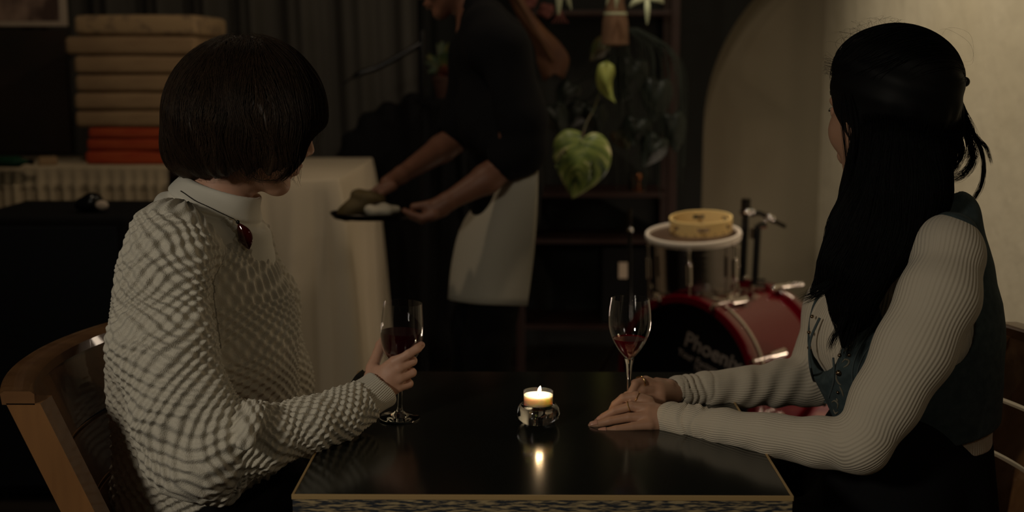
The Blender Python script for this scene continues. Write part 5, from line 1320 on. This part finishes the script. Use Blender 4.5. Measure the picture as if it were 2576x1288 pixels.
    SF = [(2165, 1118, 0.150, 72), (2060, 1113, 0.175, 62), (1940, 1095, 0.215, 53), (1820, 1076, 0.27, 46), (1740, 1066, 0.31, 42), (1690, 1056, 0.335, 46)]
    FA = [(2170, 640, 0.57, 80), (2110, 780, 0.59, 82), (2075, 900, 0.59, 74), (2040, 955, 0.575, 66)]
    FF = [(2040, 955, 0.575, 66), (1960, 965, 0.55, 56), (1860, 975, 0.515, 49), (1780, 978, 0.49, 42), (1730, 980, 0.475, 36), (1705, 980, 0.465, 36)]
    ST = [(2340, 590, 0.38, 90), (2310, 700, 0.38, 165), (2300, 840, 0.38, 192), (2310, 980, 0.38, 172), (2320, 1110, 0.38, 165)]
    ops = chain(ST, 0.03) + [('add', fcap((2380, 620, 0.25, 80), (2230, 620, 0.52, 80)), 0.03), ('add', ell(P(2155, 840, 0.40), (0.075, 0.125, 0.085)), 0.04)]
    ops += [('add', fcap(SA[0], SA[1]), 0.03)]+chain(SA[1:], 0.015)+chain(SF, 0.012)+chain(FA, 0.02)+chain(FF, 0.012)
    # bunched cloth near both cuffs
    for (x, y, Y_, r, dx) in ((1746, 1062, 0.308, 46, 6), (1722, 1062, 0.32, 47, -5), (1768, 1070, 0.297, 45, 8)):
        c = P(x, y, Y_); ops += [('add', ell(c, (0.006, 0.033, 0.033), rotm(8, 12+dx)), 0.006)]
    for (x, y, Y_, r) in ((1765, 978, 0.488, 40), (1745, 980, 0.48, 39), (1728, 980, 0.475, 39)):
        c = P(x, y, Y_); ops += [('add', ell(c, (0.005, 0.027, 0.027), rotm(-10, 14)), 0.005)]
    axN0, axN1 = P(1664, 1054, 0.347), P(1800, 1074, 0.28); dN = (axN1-axN0)/np.linalg.norm(axN1-axN0)
    axF0, axF1 = P(1692, 981, 0.462), P(1860, 976, 0.515); dF = (axF1-axF0)/np.linalg.norm(axF1-axF0)
    def gather(p):
        far_ = p[:, 1] > 0.405
        s = np.where(far_, (p-axF0) @ dF, (p-axN0) @ dN); z = p[:, 2]-np.where(far_, axF0[2], axN0[2])
        out = np.zeros(len(p))
        for s0, sl, A, w_, fr_ in ((0.022, 0.10, 0.0016, 0.0022, 0), (0.058, -0.35, 0.0062, 0.0036, 0), (0.074, 0.25, 0.0026, 0.003, 0), (0.092, -0.15, 0.0018, 0.004, 0),
                                (0.012, 0.05, 0.0016, 0.0018, 1), (0.026, -0.22, 0.0040, 0.0026, 1), (0.038, -0.18, 0.0046, 0.0026, 1), (0.052, -0.26, 0.0036, 0.003, 1), (0.068, 0.2, 0.0022, 0.003, 1)):
            q = s-s0-sl*z+0.0015*np.sin(z*160); out += A*np.exp(-(q/w_)**2)*(far_ == bool(fr_))
        return out
    ops += [('warp', gather, 0)]
    # elbow creases and diagonal folds
    e0 = P(2150, 1075, 0.10)
    for (A_, B_, r) in (((2108, 1052, 0.105), (2215, 1150, 0.075), 6), ((2100, 1070, 0.10), (2170, 1165, 0.085), 5), ((2130, 1050, 0.105), (2235, 1110, 0.09), 5)):
        ops += [('cut', fcap((*A_, r), (*B_, r*0.5)), 0.010)]
    aN, bN = P(1690, 1056, 0.335), P(1740, 1066, 0.31); n1 = (aN-bN)/np.linalg.norm(aN-bN)
    aF, bF = P(1705, 980, 0.465), P(1760, 980, 0.485); n2 = (aF-bF)/np.linalg.norm(aF-bF)
    cutN = P(1664, 1054, 0.347); cutF = P(1692, 981, 0.462)
    def cuffcut(p):
        return np.minimum(10.0, np.where(p[:, 1] < 0.40, -((p-cutN) @ n1), -((p-cutF) @ n2)))
    ops += [('cut', fcap((1700, 1056, 0.332, 31), (1640, 1050, 0.36, 34)), 0.003), ('cut', fcap((1716, 982, 0.468, 29), (1670, 985, 0.452, 30)), 0.003)]
    ops += [('cut', cap(cutN+n1*0.035, cutN+n1*0.2, 0.035), 0.003), ('cut', cap(cutF+n2*0.030, cutF+n2*0.2, 0.030), 0.003)]
    zh = P(2440, 1112, 0.3)[2]
    def folds(p):
        k = 0.0022*np.sin((p[:, 0]*0.9-p[:, 2]*0.5)*150+np.sin(p[:, 1]*40)*1.5)
        m = np.exp(-((p[:, 0]-P(1930, 960, 0.55)[0])/0.10)**2)*(p[:, 1] > 0.42)+0.35*np.exp(-((p[:, 0]-P(1900, 1080, 0.2)[0])/0.12)**2)*(p[:, 1] < 0.35)
        return k*m*0.9
    ops += [('warp', folds, 0), ('int', lambda p: zh-0.02-p[:, 2], 0.003)]
    lo, hi = bounds(P(1650, 1200, 0.1), P(2560, 520, 0.7), P(2530, 1200, 0.1), pad=0.03)
    v, f = sdf_mesh(ops, lo, hi, 0.0030)
    o = mesh_obj('ribbed_shirt', v, f, MT['rib'], w); cloth_uv(o, v, [pch(SA+SF[1:]), pch(FA+FF[1:]), pch(ST)])
    shirt = ops

    # denim vest ------------------------------------------------
    g = 0.006
    VT = [(2400, 540, 0.36, 62), (2345, 600, 0.38, 100+8), (2312, 700, 0.38, 180), (2302, 840, 0.38, 204), (2318, 980, 0.38, 182), (2330, 1080, 0.38, 160), (2340, 1220, 0.38, 140)]
    vo = chain(VT, 0.03) + [('add', fcap((2395, 600, 0.25, 66), (2250, 600, 0.52, 80)), 0.03), ('add', ell(P(2152, 845, 0.40), (0.084, 0.134, 0.095)), 0.04), ('add', fcap((2150, 900, 0.36, 100), (2180, 1010, 0.36, 90)), 0.04)]
    full = list(vo)
    inner = chain([(x, y, Y_, r-9) for x, y, Y_, r in VT], 0.03) + [('add', ell(P(2152, 845, 0.40), (0.078, 0.128, 0.089)), 0.04)]
    vo += [('cut', lambda p: ev(inner, p), 0.001)]
    # near armhole, far armhole, neck, front opening, hem
    vo += [('cut', ell(P(2366, 770, 0.19), (M_(140, P(2352, 770, .16)), 0.160, M_(208, P(2352, 770, .16))), rotm(0, -20)), 0.004),
           ('cut', ell(P(2180, 760, 0.62), (0.09, 0.10, 0.13)), 0.004),
           ('cut', fcap((2330, 480, 0.40, 92), (2200, 620, 0.42, 95)), 0.004),
           ('cut', ell(P(2062, 850, 0.36), (0.022, 0.16, 0.085), rotm(0, 10)), 0.004)]
    hem1, hem2 = P(2200, 1200, 0.2), P(2470, 1150, 0.2); e = hem2-hem1; nn = np.cross((0, 1, 0), e); nn /= np.linalg.norm(nn); nn *= -np.sign(nn[2])
    vo += [('int', half(hem1, nn), 0.003)]
    lo, hi = bounds(P(2010, 1230, 0.15), P(2540, 470, 0.65), P(2540, 1200, 0.15), pad=0.03)
    v, f = sdf_mesh(vo, lo, hi, 0.0028)
    vest = mesh_obj('denim_vest', v, f, MT['denim'], w)
    def onvest(px, py, Y_=0.2, off=0.0, ops_=full):
        # walk along the camera ray to the vest surface
        p0 = CAM; d = P(px, py, 0.5)-CAM; d /= np.linalg.norm(d); p = CAM+d*1.5
        for _ in range(60):
            s = float(ev(ops_, p[None])[0])
            if s < 0.0004: break
            p = p+d*max(s*0.7, 0.0003)
            if p[1] > 0.8: break
        return p
    def onv(pts, n=40): return bez([onvest(x, y) for x, y in pts], n)
    # raised seams and studs
    m = MB(); m.tube(onv([(2062, 800), (2040, 850), (2036, 890), (2042, 940), (2058, 985), (2076, 1012)]), 0.0022, 8); m.tube(onv([(2085, 1000), (2096, 965), (2098, 930), (2096, 900)]), 0.0018, 8)
    m.build('front_edge', MT['denim_edge'], vest)
    m = MB(); m.tube(onv([(2214, 780), (2190, 830), (2160, 880), (2146, 920), (2144, 950), (2147, 975)]), 0.0014, 6); m.tube(onv([(2222, 800), (2202, 850), (2172, 895), (2158, 930), (2156, 960)]), 0.0014, 6)
    m.build('panel_seam', MT['denim_edge'], vest)
    for i, (x, y, r) in enumerate(((2043, 796, 5), (2035, 836, 5), (2036, 875, 5.5), (2137, 871, 5.5), (2112, 894, 5), (2136, 893, 5.5), (2110, 938, 8), (2108, 987, 4.5), (2074, 1017, 6), (2087, 1055, 4))):
        p = onvest(x, y)
        MB().ball(p, M_(r, p), 8).build('brass_stud', MT['brass'], vest)
    # pale embroidered scrolls on the vest front
    m = MB()
    for pts in ([(2142, 845), (2144, 860), (2138, 870)], [(2122, 885), (2130, 878), (2140, 880)], [(2118, 912), (2126, 904), (2136, 908), (2132, 918), (2122, 924)], [(2104, 940), (2104, 952), (2110, 964), (2116, 968)],
                [(2112, 972), (2118, 984), (2122, 998)], [(2092, 1012), (2100, 1008), (2108, 1016), (2106, 1028)], [(2104, 1002), (2108, 1010)], [(2096, 1030), (2102, 1040), (2108, 1036)]):
        m.tube(onv(pts, 14), 0.0017*np.sin(np.linspace(0.3, PI-0.3, 14)), 6)
    m.build('embroidery', mat('faded_thread', (0.22, 0.20, 0.15), 0.95), vest)
    # armhole piping
    # hair ------------------------------------------------------
    HO = [('add', ell(P(2250, 225, 0.385), (M_(152, hc), 0.098, M_(152, hc))), 0), ('add', ell(P(2215, 170, 0.385), (M_(112, hc), 0.085, M_(92, hc))), 0.02), ('add', ell(P(2310, 210, 0.385), (M_(102, hc), 0.085, M_(118, hc))), 0.02),
          ('add', fcap((2262, 340, 0.36, 118), (2252, 480, 0.335, 124)), 0.02), ('add', fcap((2340, 330, 0.37, 76), (2325, 430, 0.36, 52)), 0.02), ('add', fcap((2185, 330, 0.33, 34), (2168, 480, 0.325, 44)), 0.02),
          ('add', fcap((2252, 480, 0.335, 124), (2196, 590, 0.300, 106)), 0.02), ('add', fcap((2196, 590, 0.300, 106), (2150, 680, 0.27, 78)), 0.02),
          ('add', fcap((2150, 680, 0.27, 78), (2138, 770, 0.255, 42)), 0.02), ('add', fcap((2138, 770, 0.255, 42), (2120, 872, 0.262, 5)), 0.015),
          ('add', fcap((2120, 640, 0.28, 40), (2080, 700, 0.28, 15)), 0.015), ('add', fcap((2080, 700, 0.28, 15), (2046, 734, 0.285, 3)), 0.01),
          ('add', fcap((2170, 700, 0.26, 48), (2165, 800, 0.255, 22)), 0.015),
          ('add', fcap((2404, 216, 0.385, 14), (2410, 330, 0.38, 16)), 0.015)]
    HO += [('add', ell(W(-0.018, 0, 0.026), (0.110, 0.092, 0.108), R), 0.01)]
    HO += [('cut', ell(W(0.118, 0.018, -0.040), (0.090, 0.085, 0.105), R), 0.010), ('cut', fcap((2102, 308, 0.29, 44), (2098, 400, 0.29, 38)), 0.008), ('cut', fcap((2098, 400, 0.29, 38), (2092, 472, 0.29, 28)), 0.008), ('cut', fcap((2090, 520, 0.3, 26), (2050, 620, 0.3, 30)), 0.010)]
    def ridg(p):
        up_ = np.clip((p[:, 2]-P(0, 290, 0.385)[2])/0.03, 0, 1)
        a = p[:, 2]*150+p[:, 0]*60; b = p[:, 0]*210+6*np.sin(p[:, 2]*14)+p[:, 1]*60
        return 0.0012*(np.sin(a)*up_+np.sin(b)*(1-up_))
    HO += [('warp', ridg, 0)]
    lo, hi = bounds(P(2020, 910, 0.2), P(2440, 50, 0.52), P(2440, 500, 0.2), pad=0.02)
    v, f = sdf_mesh(HO, lo, hi, 0.003); parts = [(v, f)]
    HO2 = [x for x in HO if x[0] == 'add']
    clip = P(2408, 212, 0.385); zear = P(0, 285, 0.385)[2]
    n = 1500; th = rng.random(n)*2*PI; fz = rng.random(n)
    st = P(2250, 225, 0.385)+np.stack([np.cos(th)*M_(152, hc)*np.sqrt(fz), np.sin(th)*0.098*np.sqrt(fz), M_(152, hc)*np.sqrt(1-fz)], 1)
    def d1(p, t):
        r = clip-p; return r/(np.linalg.norm(r, axis=1)[:, None]+0.01)+np.array([0, 0, 0.15])*(1-t)
    pa = strands(HO2, st, d1, 16, 0.009, 0.002, 0, jitter=0.05)
    ok = (pa[:, :, 0].max(1) < clip[0]+0.02); parts.append(strand_mesh(pa[ok], 0.00045, None))
    n = 2200; x = 2152+rng.random(n)*248; y = 285+rng.random(n)*60; st = np.array([P(a, b, 0.385-0.11*math.sqrt(max(0, 1-((a-2255)/150)**2))) for a, b in zip(x, y)])
    mid = np.array([P(2190, 600, 0.20), P(2130, 850, 0.16)])
    def d2(p, t):
        k = np.clip((P(0, 470, 0.3)[2]-p[:, 2:3])/0.10, 0, 1); return np.array([0.0, 0, -1.0])+k*np.array([-0.42, 0, 0])*(p[:, 2:3] > P(0, 740, .3)[2])
    pa = strands(HO2, st, d2, 44, 0.0088, 0.004, 0, jitter=0.05)
    out = []
    for q in pa:
        k = 26+int(rng.random()*18); X = np.linspace(0, k-1, 24); i0 = np.clip(X.astype(int), 0, k-2); fr_ = (X-i0)[:, None]; out.append(q[i0]*(1-fr_)+q[i0+1]*fr_)
    parts.append(strand_mesh(np.array(out), 0.00050, None))
    L = []
    def bundle(pts, n, spread, end=1.0):
        for i in range(n):
            o = rng.normal(size=3)*spread*0.5; q = [P(*p) for p in pts]; q = [a+o*(0.5+0.5*k/len(q)*end)+rng.normal(size=3)*spread*0.25*k/len(q) for k, a in enumerate(q)]; L.append(bez(q, 20))
    bundle([(2404, 225, .385), (2425, 270, .385), (2440, 320, .38), (2462, 350, .38), (2482, 372, .38), (2494, 410, .38)], 60, 0.004)
    bundle([(2404, 225, .385), (2428, 290, .38), (2446, 330, .38), (2470, 385, .38), (2474, 440, .38), (2462, 480, .38), (2440, 514, .38)], 110, 0.004)
    bundle([(2400, 240, .385), (2420, 300, .38), (2436, 350, .38), (2448, 400, .38), (2420, 440, .38), (2380, 452, .38)], 120, 0.008)
    bundle([(2390, 260, .38), (2408, 330, .37), (2418, 380, .37), (2400, 420, .37), (2376, 446, .37)], 140, 0.009)
    bundle([(2398, 236, .385), (2418, 280, .385), (2432, 310, .38), (2440, 345, .38), (2444, 380, .38), (2430, 400, .38)], 150, 0.012)
    bundle([(2120, 240, .31), (2118, 290, .30), (2124, 340, .29), (2130, 400, .29), (2134, 470, .29)], 22, 0.004)
    bundle([(2126, 230, .31), (2134, 290, .295), (2140, 350, .29), (2138, 410, .29), (2140, 480, .29)], 22, 0.005)
    bundle([(2200, 640, .22), (2110, 700, .24), (2060, 735, .25), (2020, 752, .26)], 110, 0.010)
    bundle([(2150, 740, .24), (2120, 810, .23), (2098, 850, .23), (2086, 880, .235)], 60, 0.008)
    bundle([(2170, 720, .24), (2150, 800, .235), (2132, 860, .235), (2118, 905, .24)], 70, 0.012)
    bundle([(2130, 470, .31), (2118, 540, .29), (2100, 600, .28), (2080, 640, .28)], 30, 0.010)
    FL = []
    # flyaways over the crown
    for i in range(70):
        t = rng.random(); x = 2110+t*260; y = 150-95*math.sin(PI*min(t*0.9+0.12, 1)); x2 = x-30+60*rng.random(); FL.append(bez([P(x, y+25, .385), P(x+10*rng.normal(), y+2, .385), P(x2, y-6-12*rng.random(), .38), P(x2+25*rng.normal(), y+4-18*rng.random(), .38)], 20))
    for i in range(60): 
        y = 145+rng.random()*45; FL.append(bez([P(2125, y, .38), P(2105, y+4, .38), P(2085-10*rng.random(), y-2+6*rng.normal(), .38), P(2066+18*rng.random(), y+6*rng.normal(), .38)], 20))
    for (a_, b_, c_, d_) in ((60, 74, 120, 160), (85, 70, 96, 150)): FL.append(bez([P(2330+a_*0.4, a_+20, .38), P(2385, b_, .38), P(2440, c_-10, .38), P(2446, d_, .38), P(2405, d_+2, .38)], 20))
    parts.append(strand_mesh(np.array(FL), 0.00013, None))
    parts.append(strand_mesh(np.array(L), 0.00028, None))
    v, f = merge(parts); mesh_obj('hair', v, f, MT['black_hair'], w)
    q = MB(); c = P(2412, 207, 0.385); q.tube([c-np.array([0.022, 0, -0.002]), c+np.array([0.004, 0, 0])], [0.009, 0.012], 14); q.ball(c+np.array([0.008, -0.004, 0.0008]), 0.0085, 8); q.ball(c+np.array([0.004, 0.004, 0.007]), 0.007, 8)
    for k in range(5): q.ball(c+np.array([-0.004+0.0005*k, -0.004, 0.013-0.006*k]), 0.0055, 6)
    q.build('hair_clip', MT['black_gloss'], w)
    # trousers and shoes
    hipN, hipF = np.array([0.56, 0.28, 0.555]), np.array([0.56, 0.48, 0.555]); kN, kF = np.array([0.15, 0.26, 0.565]), np.array([0.15, 0.48, 0.565])
    tr_ = [('add', cap(hipN, hipF, 0.115), 0), ('add', cap(hipN, kN, 0.095, 0.068), 0.03), ('add', cap(hipF, kF, 0.095, 0.068), 0.03), ('add', cap((0.57, 0.30, 0.60), (0.60, 0.33, 0.72), 0.12, 0.095), 0.04), ('add', cap((0.57, 0.46, 0.60), (0.60, 0.43, 0.72), 0.12, 0.095), 0.04),
           ('add', fcap((2335, 1135, 0.38, 155), (2335, 1290, 0.38, 168)), 0.04), ('add', cap(kN, (0.16, 0.26, 0.10), 0.064, 0.05), 0.02), ('add', cap(kF, (0.16, 0.48, 0.10), 0.064, 0.05), 0.02)]
    v, f = sdf_mesh(tr_, (0.0, 0.1, 0.02), (0.76, 0.66, 0.86), 0.006); mesh_obj('trousers', v, f, MT['black_cloth'], w)
    for y in (0.26, 0.48):
        sh = [('add', ell((0.11, y, 0.04), (0.125, 0.045, 0.038)), 0), ('add', cap((0.16, y, 0.05), (0.16, y, 0.12), 0.045), 0.02), ('int', lambda p: 0.001-p[:, 2], 0)]
        mesh_obj('shoe', *sdf_mesh(sh, (-0.05, y-0.07, -0.01), (0.25, y+0.07, 0.18), 0.005), MT['black_gloss'], w)
woman_right()

# ---------------------------------------------------------------- waiter
def waiter():
    Y0 = 2.10
    hc = P(1130, -78, Y0); R = rotm(180-6, 22, 0); H, W = head_ops(hc, R, 1.03)
    ops = H + [('add', fcap((1158, -40, Y0, 48), (1215, 60, Y0, 52)), 0.02), ('add', fcap((1225, 100, Y0, 80), (1265, 430, Y0, 70)), 0.03), ('add', fcap((1210, 90, Y0-0.14, 40), (1210, 90, Y0+0.16, 40)), 0.03)]
    ops += [('add', fcap((1285, 130, Y0-0.18, 40), (1290, 400, Y0-0.22, 34)), 0.02), ('add', fcap((1290, 400, Y0-0.22, 36), (1225, 450, Y0-0.235, 37)), 0.015), ('add', fcap((1225, 450, Y0-0.235, 37), (1125, 508, Y0-0.26, 23)), 0.015),
            ('add', fcap((1190, 130, Y0+0.18, 40), (1175, 320, Y0+0.16, 34)), 0.02), ('add', fcap((1175, 330, Y0+0.16, 36), (1110, 375, Y0+0.12, 34)), 0.015), ('add', fcap((1110, 375, Y0+0.12, 34), (1010, 440, Y0-0.02, 21)), 0.015)]
    near = [('add', fcap((1125, 508, Y0-0.26, 24), (1085, 528, Y0-0.26, 24)), 0.01), ('add', fcap((1110, 525, Y0-0.26, 22), (1082, 540, Y0-0.26, 18)), 0.01),
            ('add', fcap((1078, 515, Y0-0.27, 11), (1040, 520, Y0-0.27, 9)), 0.008)]
    for k in range(4):
        y = Y0-0.285+0.022*k; near += [('add', fcap((1092, 540, y, 12), (1062, 548+2*k, y, 10)), 0.006), ('add', fcap((1062, 548+2*k, y, 10), (1034, 538+2*k, y+0.005, 8.5)), 0.004), ('add', fcap((1034, 538+2*k, y+0.005, 8.5), (1018, 530, y+0.008, 7.5)), 0.003)]
    far = [('add', fcap((1010, 440, Y0-0.02, 22), (975, 462, Y0-0.06, 20)), 0.01)]
    for k in range(4):
        y = Y0-0.09+0.021*k; far += [('add', fcap((985, 462, y, 12), (956, 472+3*k, y-0.01, 10)), 0.006), ('add', fcap((956, 472+3*k, y-0.01, 10), (936, 484+3*k, y-0.02, 8.5)), 0.004), ('add', fcap((936, 484+3*k, y-0.02, 8.5), (928, 496+3*k, y-0.02, 7.5)), 0.003)]
    far += [('add', fcap((990, 468, Y0-0.10, 11), (958, 488, Y0-0.12, 9)), 0.006)]
    body_h = P(1265, 430, Y0)
    ops += near + far
    # legs inside the trousers
    lo, hi = bounds(P(900, 560, Y0), P(1380, -240, Y0), P(1200, 500, Y0-0.3), P(1200, 200, Y0+0.25), pad=0.04)
    v, f = sdf_mesh(ops, lo, hi, 0.004)
    w = person('person', 'person standing in a black shirt and pale waist apron, carrying a dark tray', (v, f), MT['skin_dim'])
    face_parts(W, R, 1.03, w)
    # short back-and-sides hair
    HO = [('add', ell(W(-0.020, 0, 0.040), (0.098, 0.082, 0.090), R), 0), ('cut', ell(W(0.11, 0, -0.03), (0.09, 0.1, 0.10), R), 0.01), ('cut', half(W(0, 0, -0.03), -(R[:, 2])), 0.01)]
    HO[2] = ('int', half(W(0, 0, -0.035), -R[:, 2]), 0.01)
    lo, hi = bounds(hc, pad=0.16); mesh_obj('hair', *sdf_mesh(HO, lo, hi, 0.005), MT['black_hair'], w)
    # black shirt
    so = [('add', fcap((1216, 48, Y0, 56), (1235, 120, Y0, 88)), 0), ('add', fcap((1235, 120, Y0, 92), (1262, 270, Y0, 104)), 0.03), ('add', fcap((1262, 270, Y0, 104), (1275, 470, Y0, 90)), 0.03),
          ('add', fcap((1225, 112, Y0-0.17, 56), (1225, 112, Y0+0.17, 56)), 0.05), ('add', fcap((1210, 60, Y0-0.03, 50), (1190, 20, Y0-0.02, 46)), 0.02),
          ('add', fcap((1275, 130, Y0-0.19, 62), (1312, 300, Y0-0.21, 62)), 0.03), ('add', fcap((1312, 300, Y0-0.21, 62), (1318, 380, Y0-0.22, 56)), 0.02), ('add', fcap((1318, 380, Y0-0.22, 58), (1278, 402, Y0-0.225, 50)), 0.02),
          ('add', fcap((1190, 130, Y0+0.19, 60), (1170, 290, Y0+0.18, 54)), 0.03), ('add', fcap((1170, 290, Y0+0.18, 58), (1152, 330, Y0+0.16, 54)), 0.02), ('add', fcap((1200, 250, Y0-0.05, 50), (1215, 330, Y0-0.10, 60)), 0.03), ('add', fcap((1262, 290, Y0-0.13, 62), (1258, 352, Y0-0.15, 56)), 0.02),
          ('add', fcap((1215, 70, Y0-0.10, 60), (1250, 120, Y0-0.16, 70)), 0.03), ('cut', fcap((1165, -15, Y0, 50), (1172, 12, Y0, 47)), 0.005), ('cut', fcap((1262, 420, Y0-0.228, 34), (1200, 470, Y0-0.24, 44)), 0.004), ('cut', fcap((1120, 355, Y0+0.14, 36), (1090, 385, Y0+0.1, 44)), 0.004)]
    so += [('warp', lambda p: 0.004*np.sin(p[:, 2]*30+p[:, 0]*22+np.sin(p[:, 1]*15)), 0)]
    lo, hi = bounds(P(1100, 580, Y0-0.3), P(1400, -40, Y0+0.3), pad=0.05)
    mesh_obj('shirt', *sdf_mesh(so, lo, hi, 0.006), MT['black_cloth'], w)
    # trousers
    hip = P(1272, 520, Y0); hx = hip[0]
    fl = lambda dx, dy: np.array([hx+dx, Y0+dy, 0.09])
    tr_ = [('add', cap(hip+[0, -0.06, 0.02], hip+[0, 0.06, 0.02], 0.105), 0), ('add', cap(hip+[0, -0.075, -0.05], (hx-0.05, Y0-0.085, 0.5), 0.09, 0.072), 0.04), ('add', cap((hx-0.06, Y0-0.1, 0.5), fl(-0.02, -0.09), 0.072, 0.06), 0.02),
           ('add', cap(hip+[0, 0.09, -0.05], (hx-0.10, Y0+0.10, 0.52), 0.105, 0.078), 0.04), ('add', cap((hx-0.10, Y0+0.10, 0.52), fl(-0.12, 0.10), 0.075, 0.06), 0.02)]
    lo, hi = (hx-0.45, Y0-0.32, 0.03), (hx+0.25, Y0+0.36, hip[2]+0.2); mesh_obj('trousers', *sdf_mesh(tr_, lo, hi, 0.008), MT['black_cloth'], w)
    for dx, dy in ((-0.02, -0.09), (-0.12, 0.10)):
        a = fl(dx, dy); sh = [('add', ell((a[0]-0.06, a[1], 0.045), (0.14, 0.05, 0.043)), 0), ('add', cap((a[0], a[1], 0.05), (a[0], a[1], 0.12), 0.055), 0.02), ('int', lambda p: 0.001-p[:, 2], 0)]
        mesh_obj('shoe', *sdf_mesh(sh, (a[0]-0.24, a[1]-0.08, -0.01), (a[0]+0.1, a[1]+0.08, 0.19), 0.006), MT['black_gloss'], w)
    # apron: a wrap of cloth around the front of hips and thighs
    rows = 26; cols = 48; vs = []
    for i in range(rows):
        t = i/(rows-1); back = bez([(1354, 408, 0), (1350, 500, 0), (1340, 620, 0), (1321, 760, 0)], 30); fr = bez([(1250, 455, 0), (1208, 500, 0), (1160, 570, 0), (1136, 655, 0), (1124, 745, 0)], 30)
        bq = back[int(t*29)]; fq = fr[int(t*29)]
        A = P(bq[0], bq[1], Y0-0.16); B = P(fq[0], fq[1], Y0)
        for j in range(cols):
            u = j/(cols-1); a = -0.10+u*(PI+0.1); sn = math.sin(max(a, 0)); rx = A[0]-B[0]
            z = B[2]+(A[2]-B[2])*max(math.cos(a), 0) if a < PI/2 else B[2]
            wv = 0.007*math.sin(u*24+t*2)*t
            vs.append((A[0]-rx*sn**0.9+wv, Y0-0.215*math.cos(a)-wv*0.5, z))
    fs = [(i*cols+j, i*cols+j+1, (i+1)*cols+j+1, (i+1)*cols+j) for i in range(rows-1) for j in range(cols-1)]
    o = mesh_obj('waist_apron', vs, fs, MT['apron'], w); md = o.modifiers.new('s', 'SOLIDIFY'); md.thickness = 0.002
    # tray with crumpled napkin and a folded menu
    Yt = Y0-0.20; c = P(935, 548, Yt); r = M_(105, c)
    e = empty('serving_tray', c, 'dark oval serving tray carried level by the person in the white apron', 'tray')
    m = MB(); m.lathe([(0, 0), (0.9, 0.0), (0.98, 0.010), (1.0, 0.016), (0.985, 0.018), (0.9, 0.006), (0, 0.005)], (0, 0, 0), 48, Matrix.Diagonal((r, r*0.72, 1, 1)))
    m.build('tray_dish', MT['dull_metal'], e, local=True)
    m = MB(); h = P(1035, 527, Yt)-c; m.add(*(lambda b: (b.v[0], b.f))(MB().tube([(r*0.9, 0, 0.008), (h[0]*0.6+r*0.4, -0.02, 0.016), (h[0]+0.01, -0.05, h[2])], [0.012, 0.010, 0.008], 10, flat=0.5)))
    m.build('tray_handle', MT['dull_metal'], e, local=True)
    co = [('add', ell(c+np.array([-0.045, 0, 0.030]), (0.060, 0.05, 0.032), rotm(0, -28)), 0), ('add', ell(c+np.array([-0.01, 0.005, 0.062]), (0.052, 0.045, 0.016), rotm(0, 12)), 0.02), ('warp', lambda p: 0.003*np.sin(p[:, 0]*90)*np.sin(p[:, 1]*80), 0)]
    o = mesh_obj('bread_roll', *sdf_mesh(co, *bounds(c, pad=0.13), 0.005), mat('olive_crust', (0.10, 0.07, 0.025), 0.7)); tag(o, 'olive-brown bread piece heaped on the left of the dark tray', 'bread')
    co = [('add', ell(c+np.array([0.035, -0.02, 0.026]), (0.050, 0.040, 0.018)), 0), ('add', ell(c+np.array([0.01, -0.03, 0.024]), (0.030, 0.03, 0.014), rotm(0, 20)), 0.01), ('warp', lambda p: 0.0025*np.sin(p[:, 0]*120+p[:, 1]*60), 0)]
    o = mesh_obj('napkin', *sdf_mesh(co, *bounds(c+np.array([0.03, 0, 0.02]), pad=0.09), 0.004), MT['apron']); tag(o, 'crumpled white napkin on the dark tray beside the olive-brown piece', 'napkin')
waiter()
